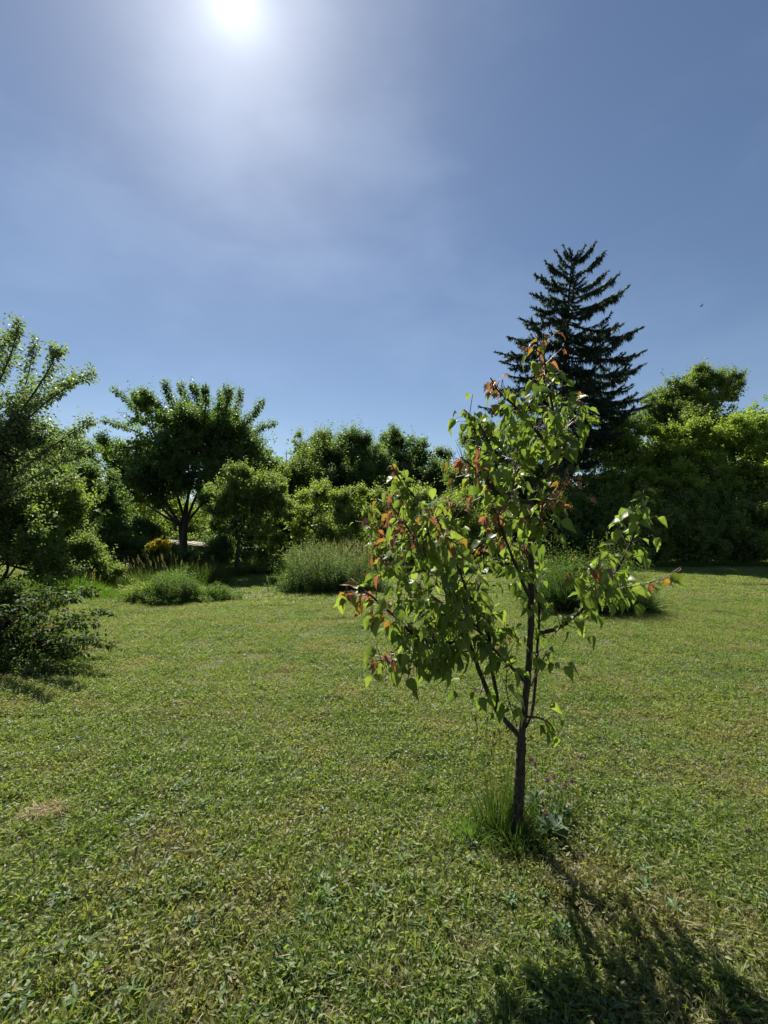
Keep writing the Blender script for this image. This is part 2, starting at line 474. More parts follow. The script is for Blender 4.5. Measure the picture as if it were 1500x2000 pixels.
def shoots_to_leaves(geo, start, dirs, lens, per, leaf, r, droop, wr, curl=0.35, tint_mu=0.5, tri=False):
    """leaves along every shoot, set alternately to either side"""
    n = len(start)
    k = per
    t = (np.arange(k)[None, :] + r.random((n, k))) / k
    side0 = perp(dirs, r); side1 = np.cross(dirs, side0)
    ang = np.arange(k)[None, :] * 2.4 + r.random((n, 1)) * 6
    sd = np.cos(ang)[..., None] * side0[:, None, :] + np.sin(ang)[..., None] * side1[:, None, :]
    bend = np.array([0, 0, 1.0]) * (curl * (t ** 2) * lens[:, None])[..., None]
    pos = start[:, None, :] + dirs[:, None, :] * (t * lens[:, None])[..., None] + bend + sd * leaf * 0.25
    ax = dirs[:, None, :] * 0.45 + sd * 0.8 + r.normal(size=sd.shape) * 0.3 - np.array([0, 0, droop])
    nor = np.array([0, 0, 1.0]) * 0.9 + r.normal(size=sd.shape) * 0.55 + sd * 0.2
    ln = leaf * (0.65 + 0.6 * r.random((n, k))) * (1.05 - 0.35 * t)
    tint = np.clip(tint_mu + r.normal(size=(n, k)) * 0.16 + (r.random((n, 1)) - 0.5) * 0.6 + 0.25 * (t - 0.4), 0, 1)
    leaves(geo, pos.reshape(-1, 3), ax.reshape(-1, 3), nor.reshape(-1, 3), ln.ravel(), ln.ravel() * wr * (1.3 if tri else 1), tint.ravel(), tri)

def crown_geo(lobes, n_shoots, per=22, leaf=0.1, sl=(0.35, 0.8), up=0.5, out=0.9, droop=0.25, wr=0.55, seed=1,
              inner=0.25, gap=0.42, gapf=1.2, curl=0.2, shell=(0.6, 1.0), front=0.35, zmin=0.05, mu=0.5, tri=False):
    r = rng(seed)
    leaf = leaf * 1.28; sl = (sl[0] * 0.9, sl[1] * 0.78)
    rl = random.Random(seed * 3 + 1)
    L2 = []
    for l in lobes:
        L2.append((l[0], l[1], l[2], l[3] * 0.84, l[4] * 0.84, l[5] * 0.84))
        for q in range(4):
            a, e, k = rl.uniform(0, 6.283), rl.uniform(-0.35, 1.2), rl.uniform(0.30, 0.52)
            L2.append((l[0] + l[3] * 0.82 * math.cos(a) * math.cos(e), l[1] + l[4] * 0.7 * math.sin(a) * math.cos(e), l[2] + l[5] * 0.82 * math.sin(e), l[3] * k, l[4] * k, l[5] * k * 0.85))
    lb = np.array(L2)
    area = (lb[:, 3] * lb[:, 5] + lb[:, 3] * lb[:, 4] + lb[:, 4] * lb[:, 5])
    n = int(n_shoots * 2.6)
    # boughs: small clumps scattered over the surface of every lobe
    ns = max(10, int(n_shoots / 16))
    li = r.choice(len(lb), ns, p=area / area.sum())
    us = unit(r.normal(size=(ns, 3)) + np.array([0, -front, 0.15]))
    sc_ = lb[li, :3] + us * lb[li, 3:] * (shell[0] + (shell[1] - shell[0]) * r.random((ns, 1)) ** 0.7) * (0.72 + 0.56 * r.random((ns, 1)))
    sr = (0.13 + 0.24 * r.random(ns) ** 1.6) * lb[li, 3:].min(1)
    q_ = r.choice(ns, n, p=sr ** 1.6 / (sr ** 1.6).sum())
    idx = li[q_]
    v_ = unit(r.normal(size=(n, 3)) + np.array([0, -0.2, 0.5]))
    st = sc_[q_] + v_ * (sr[q_] * (0.35 + 0.65 * r.random(n) ** 0.5))[:, None] * np.array([1.25, 1.25, 0.7])
    u = unit(unit(st - lb[idx, :3]) * 0.8 + v_ * 0.7)
    R = lb[idx, 3:]
    stint = (r.random(ns) - 0.5)[q_]
    # drop shoots buried in another lobe, and carve gaps
    keep = np.ones(n, bool)
    for q in range(len(lb)):
        dd = np.linalg.norm((st - lb[q, :3]) / lb[q, 3:], axis=1)
        keep &= (dd > 0.58) | (idx == q)
    nv = vnoise(st * gapf, seed) * 0.65 + vnoise(st * gapf * 2.7, seed + 5) * 0.35
    keep &= nv > gap
    keep &= st[:, 2] > zmin
    sel = np.nonzero(keep)[0][:n_shoots]
    st, u, R, stint = st[sel], u[sel], R[sel], stint[sel]
    dirs = unit(u * out + np.array([0, 0, up]) + r.normal(size=st.shape) * 0.33)
    ln = sl[0] + (sl[1] - sl[0]) * r.random(len(st)) ** 1.8
    ln = np.where(r.random(len(ln)) < 0.05, ln * 2.0, ln)
    g = Geo()
    shoots_to_leaves(g, st, dirs, ln, per, leaf, r, droop, wr, curl, mu + 0.45 * stint[:, None], tri)
    if inner:
        m = int(len(st) * per * inner)
        idx = r.choice(len(lb), m, p=(lb[:, 3] * lb[:, 4] * lb[:, 5]) ** 0.8 / ((lb[:, 3] * lb[:, 4] * lb[:, 5]) ** 0.8).sum())
        u2 = unit(r.normal(size=(m, 3)))
        p2 = lb[idx, :3] + u2 * lb[idx, 3:] * (0.86 * r.random((m, 1)) ** 0.45)
        k2 = (vnoise(p2 * gapf, seed) > gap * 0.8) & (p2[:, 2] > zmin)
        p2 = p2[k2]
        leaves(g, p2, r.normal(size=p2.shape), r.normal(size=p2.shape) + np.array([0, 0, 0.8]), leaf * 1.35, leaf * 0.95,
               np.clip(0.4 + r.normal(size=len(p2)) * 0.2, 0, 1), True)
    return g, st, dirs, ln

def limbs_geo(base, lobes, st, dirs, ln, seed, r0, fork=0.35, twigs=120, stems=1, sides=6, spread=0.0, tw=0.006):
    """trunk (returned apart), limbs that lead into every lobe, twigs that carry the shoots"""
    r = random.Random(seed)
    top = sum((Vector(l[:3]) for l in lobes), Vector()) / len(lobes)
    base = Vector(base)
    trunk, br = Geo(), Geo()
    forks = []
    for s in range(stems):
        off = Vector((r.uniform(-1, 1), r.uniform(-1, 1), 0)) * spread
        b = base + off * 0.35
        f = base + (top - base) * fork + off
        f.z = base.z + (top.z - base.z) * (fork + 0.1 * r.random())
        mid = (b + f) / 2 + Vector((r.uniform(-.1, .1), r.uniform(-.1, .1), 0)) * r0 * 6
        pts = curve([b + Vector((0, 0, -0.05)), mid, f], 4)
        rr = [r0 * (1.25 if k == 0 else 1.0) * (1 - 0.35 * k / (len(pts) - 1)) for k in range(len(pts))]
        tube(trunk, pts, rr, 8, knob=0.06, seed=seed + s)
        forks.append((f, rr[-1]))
    hubs = []
    for l in lobes:
        f, fr = min(forks, key=lambda q: (q[0] - Vector(l[:3])).length + r.random() * 0.5)
        e = Vector(l[:3]) + Vector((0, 0, l[5] * 0.45))
        mid = f.lerp(e, 0.5) + Vector((r.uniform(-.2, .2) * l[3], r.uniform(-.2, .2) * l[4], -0.12 * l[5]))
        pts = curve([f, mid, e], 4)
        tube(br, pts, [fr * 0.62 * (1 - 0.72 * k / (len(pts) - 1)) for k in range(len(pts))], sides, knob=0.05, seed=seed)
        hubs += pts[2:]
    if len(st) and twigs:
        H = np.array([tuple(h) for h in hubs])
        for q in range(0, len(st), max(1, len(st) // twigs)):
            s = st[q]
            h = H[np.argmin(np.linalg.norm(H - s, axis=1) + 0.4 * np.maximum(0, H[:, 2] - s[2]))]
            e = s + dirs[q] * ln[q] * 0.85
            mid = (h + s) / 2 + np.array([0, 0, -0.06 * np.linalg.norm(s - h)])
            tube(br, curve([h, mid, s, e], 2), np.linspace(tw * 3.0, tw * 0.6, 7), 3)
    return trunk, br

def tree(name, label, cat, base, lobes, n_shoots, mat, seed, r0=0.12, group=None, bark='bark', trunk_name='trunk', extra=None, fork=0.35,
         stems=1, spread=0.0, twigs=120, tw=0.006, **kw):
    root = thing(name, label, cat, base, group)
    cg, st, dirs, ln = crown_geo(lobes, n_shoots, seed=seed, **kw)
    tk, br = limbs_geo(base, lobes, st, dirs, ln, seed, r0, fork, twigs, stems, spread=spread, tw=tw)
    if extra:
        extra(cg, br)
    part(trunk_name, tk, M[bark], root, smooth=True)
    part('branches', br, M[bark], root)
    part('crown', cg, M[mat], root, kind='stuff')
    return root

TREES = 'trees closing off the garden'
SHRUBS = 'shrubs along the garden edge'

def leafy_limb(cg, br, ctrl, leaf, seed, per=10, rad=0.02, side=0.28, n=26, wr=0.55, start=0.25, droop=0.2):
    """a long free-standing limb with short leafy side shoots"""
    r = rng(seed)
    pts = curve(ctrl, 5)
    tube(br, pts, np.linspace(rad, rad * 0.2, len(pts)), 5)
    A = np.array([tuple(p) for p in pts])
    t = start + (1 - start) * (np.arange(n) + r.random(n)) / n
    f = t * (len(A) - 1); i = np.clip(f.astype(int), 0, len(A) - 2); w = (f - i)[:, None]
    st = A[i] * (1 - w) + A[i + 1] * w
    dr = unit(A[i + 1] - A[i])
    d = unit(perp(dr, r) * 0.9 + dr * 0.7 + np.array([0, 0, 0.35]))
    ln = side * (0.4 + 0.9 * r.random(n)) * (1.15 - 0.7 * t)
    shoots_to_leaves(cg, st, d, ln, per, leaf, r, droop, wr)

# loose tree at the left edge
def left_extra(cg, br):
    D = 10.0
    limbs = [[(-90, 960), (20, 850), (110, 770), (182, 736)], [(-60, 930), (-10, 770), (22, 690), (36, 634)],
             [(-60, 930), (50, 790), (96, 720), (112, 686)], [(-40, 980), (90, 880), (178, 822)],
             [(-90, 860), (-20, 740), (10, 660)], [(20, 850), (70, 790), (150, 742)], [(-40, 1000), (70, 930), (165, 880)],
             [(-20, 900), (60, 830), (160, 862)], [(-80, 800), (-40, 700), (-20, 640)], [(-30, 900), (40, 780), (70, 668)],
             [(-60, 1010), (40, 960), (150, 935)]]
    for k, c in enumerate(limbs):
        pts = [P(x, y, D + (-0.7 + 0.16 * k) * (j / (len(c) - 1))) for j, (x, y) in enumerate(c)]
        leafy_limb(cg, br, pts, 0.10, 300 + k, per=15, side=0.5, n=50, rad=0.03, start=0.15)
tree('loose_tree', 'tall airy grey-green tree at the left edge, its thin limbs reaching over the sky', 'tree', GX(-70, 10.4),
     [lobe(-40, 830, 90, 110, 10.3), lobe(40, 900, 80, 70, 10.2), lobe(-60, 960, 110, 80, 10.4)],
     1250, 'pear', 11, r0=0.13, extra=left_extra, leaf=0.08, per=18, sl=(0.3, 0.75), gap=0.52, gapf=1.7, inner=0.15, twigs=160)

# leafy shrubs at the left, from the edge inwards
tree('leafy_shrub', 'big light green shrub below the airy tree at the left edge', 'shrub', GX(0, 11.5),
     [lobe(-20, 1000, 110, 80, 11.4), lobe(70, 1040, 75, 65, 11.2), lobe(-30, 1080, 90, 60, 11.0), lobe(60, 965, 70, 55, 12.0), lobe(120, 1000, 55, 50, 12.4), lobe(10, 1120, 110, 40, 10.8)],
     1900, 'mid', 12, r0=0.06, group=SHRUBS, trunk_name='stem', stems=3, spread=0.4, leaf=0.08, per=20, sl=(0.25, 0.6), gap=0.40, gapf=1.5, fork=0.3)
tree('leafy_shrub', 'dense dark shrub between the left edge shrub and the cherry tree', 'shrub', GX(160, 15.5),
     [lobe(150, 960, 75, 60, 15.5), lobe(110, 900, 60, 45, 16.5), lobe(190, 1020, 70, 60, 15.2), lobe(150, 1070, 80, 50, 14.8)],
     1500, 'dark', 13, r0=0.06, group=SHRUBS, trunk_name='stem', stems=3, spread=0.5, leaf=0.09, per=20, sl=(0.3, 0.7), gap=0.42, gapf=1.2)
tree('leafy_shrub', 'low round shrub with pale green tips, left of the dark undergrowth', 'shrub', GX(160, 13.4),
     [lobe(158, 1092, 52, 38, 13.2), lobe(110, 1100, 45, 36, 13.4), lobe(195, 1110, 36, 32, 13.4)],
     700, 'mid', 14, r0=0.04, group=SHRUBS, trunk_name='stem', stems=3, spread=0.3, leaf=0.07, per=20, sl=(0.15, 0.45), gap=0.42, gapf=1.8)
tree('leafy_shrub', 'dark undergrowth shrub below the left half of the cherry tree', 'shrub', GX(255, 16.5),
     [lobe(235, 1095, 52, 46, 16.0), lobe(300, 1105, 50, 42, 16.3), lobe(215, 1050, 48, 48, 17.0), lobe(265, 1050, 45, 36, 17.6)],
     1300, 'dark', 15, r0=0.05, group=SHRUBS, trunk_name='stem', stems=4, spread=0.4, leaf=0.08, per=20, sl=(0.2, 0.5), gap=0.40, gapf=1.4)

# cherry tree
def cherry_extra(cg, br):
    D = 22.0
    tips = [((350, 940), (290, 830), (222, 760)), ((350, 920), (280, 850), (202, 822)), ((360, 900), (320, 810), (280, 766)),
            ((370, 900), (340, 800), (322, 750)), ((375, 900), (370, 800), (352, 752)), ((380, 900), (400, 810), (402, 757)),
            ((380, 900), (425, 830), (432, 768)), ((390, 900), (450, 830), (472, 764)), ((395, 905), (470, 840), (512, 786)),
            ((395, 920), (460, 860), (536, 828)), ((350, 930), (270, 880), (196, 862)), ((385, 900), (440, 800), (448, 762)),
            ((365, 900), (300, 790), (262, 772)), ((370, 880), (385, 790), (376, 752))]
    for k, c in enumerate(tips):
        pts = [P(x, y, D + math.sin(k * 2.1) * 1.8 * (j / 2)) for j, (x, y) in enumerate(c)]
        leafy_limb(cg, br, pts, 0.17, 400 + k, per=14, side=0.6, n=46, rad=0.06, start=0.3, wr=0.45, droop=0.45)
tree('cherry_tree', 'wide dark cherry tree with a ragged spreading crown and two dark stems', 'tree', GX(368, 22.0),
     [lobe(360, 860, 112, 60, 22, 2.4), lobe(270, 895, 78, 50, 21.5, 2.0), lobe(450, 890, 72, 52, 22, 2.0), lobe(325, 822, 62, 32, 22.5, 1.8),
      lobe(415, 830, 56, 32, 22, 1.8), lobe(300, 945, 110, 42, 21.2, 2.0), lobe(410, 940, 95, 45, 21.4, 2.0), lobe(230, 950, 70, 45, 22, 1.7)],
     2400, 'cherry', 16, r0=0.19, extra=cherry_extra, leaf=0.13, per=22, wr=0.45, sl=(0.4, 1.0), up=0.35, droop=0.5, gap=0.43, gapf=0.9,
     inner=0.30, stems=2, spread=0.55, fork=0.32, twigs=200, tw=0.011)

# small tree before the cherry
tree('small_tree', 'small light green fruit tree with a leaning stem, right of the cherry trunk', 'tree', GX(462, 17.0),
     [lobe(490, 950, 62, 36, 16.8), lobe(450, 985, 50, 40, 16.6), lobe(525, 990, 45, 42, 17.0), lobe(480, 1020, 60, 38, 16.8), lobe(435, 955, 30, 25, 17.2)],
     1150, 'mid', 17, r0=0.085, leaf=0.085, per=20, sl=(0.2, 0.55), gap=0.44, gapf=1.5, inner=0.15, fork=0.45, group=TREES)

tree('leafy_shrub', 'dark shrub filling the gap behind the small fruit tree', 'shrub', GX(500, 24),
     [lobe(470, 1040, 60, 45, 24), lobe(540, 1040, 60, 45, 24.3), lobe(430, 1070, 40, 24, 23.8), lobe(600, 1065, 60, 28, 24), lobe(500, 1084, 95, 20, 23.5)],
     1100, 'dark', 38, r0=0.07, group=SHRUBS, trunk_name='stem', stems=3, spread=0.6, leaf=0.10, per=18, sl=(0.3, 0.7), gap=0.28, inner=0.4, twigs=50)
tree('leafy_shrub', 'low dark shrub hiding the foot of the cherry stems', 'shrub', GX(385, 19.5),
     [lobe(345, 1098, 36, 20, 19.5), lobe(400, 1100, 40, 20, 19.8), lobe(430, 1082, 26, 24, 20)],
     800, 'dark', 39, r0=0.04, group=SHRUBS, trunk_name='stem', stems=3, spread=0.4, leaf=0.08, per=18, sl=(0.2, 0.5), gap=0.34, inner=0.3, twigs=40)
# sunny foliage seen below the cherry
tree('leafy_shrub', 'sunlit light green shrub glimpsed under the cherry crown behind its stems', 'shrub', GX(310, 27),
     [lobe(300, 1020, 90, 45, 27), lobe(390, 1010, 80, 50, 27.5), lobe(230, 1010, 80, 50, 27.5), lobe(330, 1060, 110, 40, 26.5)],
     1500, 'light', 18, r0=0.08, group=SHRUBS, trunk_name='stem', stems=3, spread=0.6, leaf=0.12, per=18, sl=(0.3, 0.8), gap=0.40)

# the row of trees in the middle distance
tree('garden_tree', 'broad light green tree just right of the cherry crown', 'tree', GX(570, 26),
     [lobe(560, 900, 62, 45, 26), lobe(510, 915, 45, 45, 26.5), lobe(605, 910, 34, 40, 26), lobe(560, 960, 80, 50, 26), lobe(500, 970, 50, 50, 26), lobe(600, 890, 50, 42, 27), lobe(600, 955, 55, 50, 25)],
     2600, 'mid', 19, r0=0.15, group=TREES, leaf=0.12, per=20, sl=(0.3, 0.9), gap=0.44, gapf=0.9)
tree('garden_tree', 'dark bushy tree with upright shoots on top, in the middle of the tree row', 'tree', GX(675, 28),
     [lobe(670, 915, 62, 50, 28), lobe(625, 935, 42, 45, 27.5), lobe(720, 920, 52, 50, 28), lobe(670, 975, 95, 55, 27.5), lobe(650, 905, 60, 50, 28.5), lobe(700, 895, 40, 42, 28)],
     3000, 'dark', 20, tri=True, r0=0.15, group=TREES, leaf=0.11, per=22, sl=(0.4, 1.2), up=1.1, out=0.5, droop=0.1, gap=0.40, gapf=0.9)
tree('garden_tree', 'rounded dark tree farthest back on the skyline left of the sapling', 'tree', GX(795, 33),
     [lobe(790, 888, 56, 40, 33), lobe(745, 905, 50, 45, 33), lobe(845, 910, 40, 40, 33), lobe(770, 900, 60, 45, 33.5), lobe(800, 950, 85, 50, 32), lobe(730, 955, 60, 45, 31), lobe(860, 950, 50, 45, 31)],
     2700, 'dark', 21, tri=True, r0=0.2, group=TREES, leaf=0.13, per=22, sl=(0.4, 0.9), gap=0.40, gapf=0.8)
def dead_twigs(cg, br):
    r = random.Random(5)
    for k in range(9):
        a = P(905 + r.uniform(-15, 15), 925, 24); b = P(868 + k * 6 + r.uniform(-4, 4), 868 + r.uniform(-12, 18), 24.2)
        tube(br, curve([a, a.lerp(b, 0.5) + Vector((0.05, 0, 0.1)), b], 3), np.linspace(0.02, 0.006, 7), 4)
tree('garden_tree', 'light green tree behind the sapling top with bare twigs on its left side', 'tree', GX(945, 25),
     [lobe(945, 890, 52, 55, 25), lobe(905, 930, 40, 40, 24.5), lobe(1000, 920, 55, 60, 25), lobe(950, 975, 80, 55, 24.5), lobe(1020, 860, 45, 50, 25.5)],
     2100, 'mid', 22, r0=0.14, group=TREES, extra=dead_twigs, leaf=0.11, per=20, sl=(0.3, 0.9), gap=0.41, gapf=1.0)
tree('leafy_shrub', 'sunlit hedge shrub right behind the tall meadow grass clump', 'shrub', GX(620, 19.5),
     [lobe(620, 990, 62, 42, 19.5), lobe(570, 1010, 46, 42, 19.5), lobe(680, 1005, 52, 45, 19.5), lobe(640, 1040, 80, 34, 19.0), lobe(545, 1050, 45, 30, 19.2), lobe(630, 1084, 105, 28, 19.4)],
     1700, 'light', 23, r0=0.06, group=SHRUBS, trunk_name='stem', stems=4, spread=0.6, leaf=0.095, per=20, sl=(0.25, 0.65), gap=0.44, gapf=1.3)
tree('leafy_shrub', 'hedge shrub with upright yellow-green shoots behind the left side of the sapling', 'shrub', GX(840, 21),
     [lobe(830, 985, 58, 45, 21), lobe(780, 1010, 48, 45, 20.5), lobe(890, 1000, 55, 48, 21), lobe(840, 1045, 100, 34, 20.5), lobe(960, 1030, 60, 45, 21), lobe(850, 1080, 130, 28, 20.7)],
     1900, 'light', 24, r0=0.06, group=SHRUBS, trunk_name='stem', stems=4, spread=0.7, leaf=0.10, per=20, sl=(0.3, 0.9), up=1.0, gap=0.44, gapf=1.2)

# right-hand side
tree('garden_tree', 'dark round-topped tree on the skyline right of the spruce', 'tree', GX(1360, 36),
     [lobe(1375, 765, 62, 42, 36), lobe(1330, 790, 55, 42, 36), lobe(1415, 795, 38, 42, 36), lobe(1280, 815, 45, 42, 36), lobe(1350, 850, 110, 60, 35)],
     2600, 'mid', 25, tri=True, r0=0.28, group=TREES, leaf=0.15, per=22, sl=(0.4, 1.1), gap=0.41, gapf=0.7, fork=0.5)
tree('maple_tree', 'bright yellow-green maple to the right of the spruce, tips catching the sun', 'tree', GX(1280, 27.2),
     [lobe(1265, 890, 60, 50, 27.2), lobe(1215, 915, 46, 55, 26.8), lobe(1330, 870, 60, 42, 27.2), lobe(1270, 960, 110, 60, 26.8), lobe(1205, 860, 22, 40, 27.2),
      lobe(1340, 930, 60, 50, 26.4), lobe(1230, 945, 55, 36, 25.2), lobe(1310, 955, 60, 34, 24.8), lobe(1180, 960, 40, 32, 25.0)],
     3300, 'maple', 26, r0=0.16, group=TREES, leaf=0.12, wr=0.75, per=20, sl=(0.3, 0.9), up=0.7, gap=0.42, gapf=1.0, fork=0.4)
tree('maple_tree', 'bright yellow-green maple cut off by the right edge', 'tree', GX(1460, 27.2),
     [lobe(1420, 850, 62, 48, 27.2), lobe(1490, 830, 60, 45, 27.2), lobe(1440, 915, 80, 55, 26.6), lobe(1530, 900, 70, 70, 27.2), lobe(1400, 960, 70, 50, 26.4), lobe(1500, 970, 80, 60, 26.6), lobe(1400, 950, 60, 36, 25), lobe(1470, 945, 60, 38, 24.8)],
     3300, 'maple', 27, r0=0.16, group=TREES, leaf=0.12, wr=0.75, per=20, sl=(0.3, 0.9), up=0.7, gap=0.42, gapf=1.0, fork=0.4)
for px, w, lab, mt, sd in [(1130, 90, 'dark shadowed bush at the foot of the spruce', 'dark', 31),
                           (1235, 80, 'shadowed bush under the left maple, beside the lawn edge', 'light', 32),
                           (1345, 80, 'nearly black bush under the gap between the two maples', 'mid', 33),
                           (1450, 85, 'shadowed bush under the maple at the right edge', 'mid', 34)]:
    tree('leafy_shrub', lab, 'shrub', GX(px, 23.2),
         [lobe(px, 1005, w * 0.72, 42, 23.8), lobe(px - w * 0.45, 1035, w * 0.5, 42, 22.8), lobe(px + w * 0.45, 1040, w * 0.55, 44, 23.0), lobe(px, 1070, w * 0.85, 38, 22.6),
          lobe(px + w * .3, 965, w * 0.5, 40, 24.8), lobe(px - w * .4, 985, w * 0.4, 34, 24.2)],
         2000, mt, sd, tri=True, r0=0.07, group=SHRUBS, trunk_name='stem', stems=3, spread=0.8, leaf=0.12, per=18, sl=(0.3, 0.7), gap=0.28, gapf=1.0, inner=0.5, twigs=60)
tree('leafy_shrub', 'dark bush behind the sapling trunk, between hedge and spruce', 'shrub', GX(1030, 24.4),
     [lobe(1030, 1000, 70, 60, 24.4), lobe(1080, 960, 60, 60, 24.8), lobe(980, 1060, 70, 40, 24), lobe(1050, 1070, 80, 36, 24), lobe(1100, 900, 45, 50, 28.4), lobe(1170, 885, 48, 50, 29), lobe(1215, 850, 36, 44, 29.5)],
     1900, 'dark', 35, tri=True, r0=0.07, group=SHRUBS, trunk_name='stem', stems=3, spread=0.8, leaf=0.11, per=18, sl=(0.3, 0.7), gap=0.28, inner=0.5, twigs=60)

# far woodland that closes the gaps, one mass
r = rng(77)
wl = []
for k in range(46):
    x = -46 + k * 2.4
    hgt = 5.6 + 1.2 * math.sin(k * 1.7) + (1.8 if x > 12 else 0)
    wl.append((x, 46 + 2.5 * math.sin(k * 2.3), hgt * 0.42, 2.6, 2.2, hgt * 0.52))
for k in range(30):
    x = -30 + k * 2.1
    wl.append((x, 34 + 1.5 * math.sin(k * 1.3), 0.9, 1.7, 1.4, 1.3 + 0.4 * math.sin(k * 2.9)))
cg, st, dr, ln = crown_geo(wl, 5200, per=16, tri=True, leaf=0.27, sl=(0.4, 1.0), seed=78, gap=0.2, inner=0.6, front=0.8)
link('far_woodland', cg.mesh('far_woodland', M['mid']), kind='stuff')

# ---------------------------------------------------------------- spruce
def spruce():
    D = 27.8; K = D / 32.0
    base = GX(1098, D)
    root = thing('spruce_tree', 'tall dark spruce with drooping layered branches standing above all other trees', 'tree', base)
    topz = P(1122, 492, D).z
    top = P(1118, 488, D)
    r = rng(91); rr = random.Random(91)
    tk = Geo()
    tube(tk, curve([base + Vector((0, 0, -0.1)), P(1100, 900, D), P(1104, 700, D), top], 5), np.linspace(0.32, 0.03, 16), 8, knob=0.05)
    br, nd = Geo(), Geo()
    def trunk_at(z):
        t = z / topz
        return Vector((base.x + (top.x - base.x) * t ** 1.2, D, z))
    def frond(o, h, length, rise, curlup, lvl):
        """a bough: its stem, side twigs lying flat and sprays of needles hanging in uneven bunches"""
        n = 9
        pts = [o + h * length * s + Vector((0, 0, length * (rise * s + curlup * s * s * s - 0.05 * math.sin(math.pi * s * 0.9)))) for s in [k / (n - 1) for k in range(n)]]
        tube(br, pts, np.linspace((0.03 + 0.012 * length) * (1 if lvl == 0 else 0.5), 0.008, n), 4)
        A = np.array([tuple(p) for p in pts])
        m = int((34 if lvl == 0 else 30) * length + 10)
        t = 0.08 + 0.92 * r.random(m) ** 0.85
        f = t * (n - 1); i = np.clip(f.astype(int), 0, n - 2); w = (f - i)[:, None]
        st = A[i] * (1 - w) + A[i + 1] * w
        dr = unit(A[i + 1] - A[i])
        lat = unit(np.cross(dr, np.array([0, 0, 1.0]))) * np.where(r.random((m, 1)) < 0.5, 1, -1)
        bunch = 0.35 + 1.15 * r.random(14)[np.clip((t * 14).astype(int), 0, 13)] ** 1.5
        env = np.sin(math.pi * np.clip(t * 0.92 + 0.04, 0, 1)) ** 0.6
        sl = (0.12 + 0.40 * r.random(m)) * env * min(1.0, 0.30 + length * 0.2)
        sd = unit(lat * 0.8 + dr * 0.7 + np.array([0, 0, -0.12]) + r.normal(size=(m, 3)) * 0.2)
        for q in range(3):
            e = st + sd * sl[:, None] * (0.05 + 0.45 * q)
            hang = unit(np.array([0, 0, -1.0]) + dr * 0.25 + r.normal(size=(m, 3)) * 0.22)
            L_ = (0.10 + 0.34 * r.random(m)) * env * bunch * min(1.0, 0.5 + length * 0.2)
            leaves(nd, e, hang, r.normal(size=(m, 3)), L_ * 1.2, 0.045 + 0.03 * r.random(m), r.random(m), True)
        leaves(nd, st - dr * 0.03, sd, np.array([0, 0, 1.0]) + r.normal(size=(m, 3)) * 0.4, sl * 1.15, 0.075, r.random(m), True)
        leaves(nd, st, unit(dr + r.normal(size=(m, 3)) * 0.28), r.normal(size=(m, 3)), 0.17 + 0.1 * r.random(m), 0.06, r.random(m), True)
        k = 9
        e = np.repeat(A[-1:], k, 0) + r.normal(size=(k, 3)) * 0.03
        leaves(nd, e, unit(np.array(tuple((pts[-1] - pts[-2]).normalized()))[None] * 1.0 + r.normal(size=(k, 3)) * 0.4), r.normal(size=(k, 3)), 0.22, 0.06, r.random(k), True)
        return pts
    def bough(z0, az, length, rise, curlup):
        o = trunk_at(z0)
        h = Vector((math.cos(az), math.sin(az), 0))
        pts = frond(o, h, length, rise, curlup, 0)
        if length > 1.2:
            for s in (2, 3, 4, 5, 6):
                for sg in (-1, 1):
                    if rr.random() < 0.38: continue
                    a2 = az + sg * rr.uniform(0.45, 0.95)
                    frond(pts[s], Vector((math.cos(a2), math.sin(a2), 0)), length * (0.46 - 0.05 * s) * rr.uniform(0.7, 1.25), rise * 0.6 + rr.uniform(-0.32, 0.06), curlup * 1.5, 1)
    # boughs whose tips stand out against the sky: (tip px, tip py, py where they leave the trunk)
    sil = [(1158, 480, 520), (1176, 496, 548), (1211, 532, 585), (1230, 554, 614), (1182, 534, 574), (1226, 622, 634), (1240, 648, 655),
           (1252, 688, 688), (1263, 706, 722), (1246, 742, 752), (1260, 757, 772), (1140, 484, 516), (1196, 575, 606), (1215, 668, 664), (1235, 728, 728),
           (1102, 480, 512), (1086, 490, 528), (1068, 508, 545), (1048, 536, 566), (1044, 564, 588), (1040, 600, 598), (1014, 627, 618),
           (1002, 646, 640), (970, 686, 662), (982, 710, 690), (948, 755, 722), (936, 795, 755), (1022, 672, 652), (990, 735, 712), (1200, 790, 780), (1010, 790, 770), (1262, 792, 780), (1250, 820, 800), (1235, 850, 822), (1262, 772, 765), (1215, 870, 840), (1020, 820, 800), (1190, 840, 820), (1240, 805, 790)]
    for tx, ty, ay in sil:
        tip = P(tx, ty, D); z0 = P(1105, ay, D).z
        o = trunk_at(z0)
        dx = tip.x - o.x; dz = tip.z - z0
        az = (0 if dx > 0 else math.pi) + rr.uniform(-0.25, 0.25)
        ln = abs(dx) / abs(math.cos(az))
        tot = dz / ln
        cu = 0.17 if tot < 0.15 else 0.08
        bough(z0, az, ln, tot - cu, cu)
    # the rest of the whorls, all round
    z = topz - 0.35
    k = 0
    while z > 1.9:
        f = (topz - z) / topz
        full = (0.35 + min(5.6, 8.6 * f ** 0.78)) * K
        for q in range(5):
            az = k * 2.399 + q * 1.2566 + rr.uniform(-0.3, 0.3)
            ln = full * rr.uniform(0.36, 0.74)
            if abs(math.cos(az)) > 0.8: ln *= 0.8
            rise = 0.75 - 3.2 * f if f < 0.25 else -0.08 - 0.2 * (f - 0.25)
            rise += rr.uniform(-0.12, 0.1)
            bough(z + rr.uniform(-0.25, 0.25), az, ln, rise, rr.uniform(0.05, 0.25))
        z -= 0.55 + 0.35 * f; k += 1
    part('trunk', tk, M['bark'], root, smooth=True)
    part('branches', br, M['bark'], root)
    part('crown', nd, M['spruce'], root, kind='stuff')
spruce()

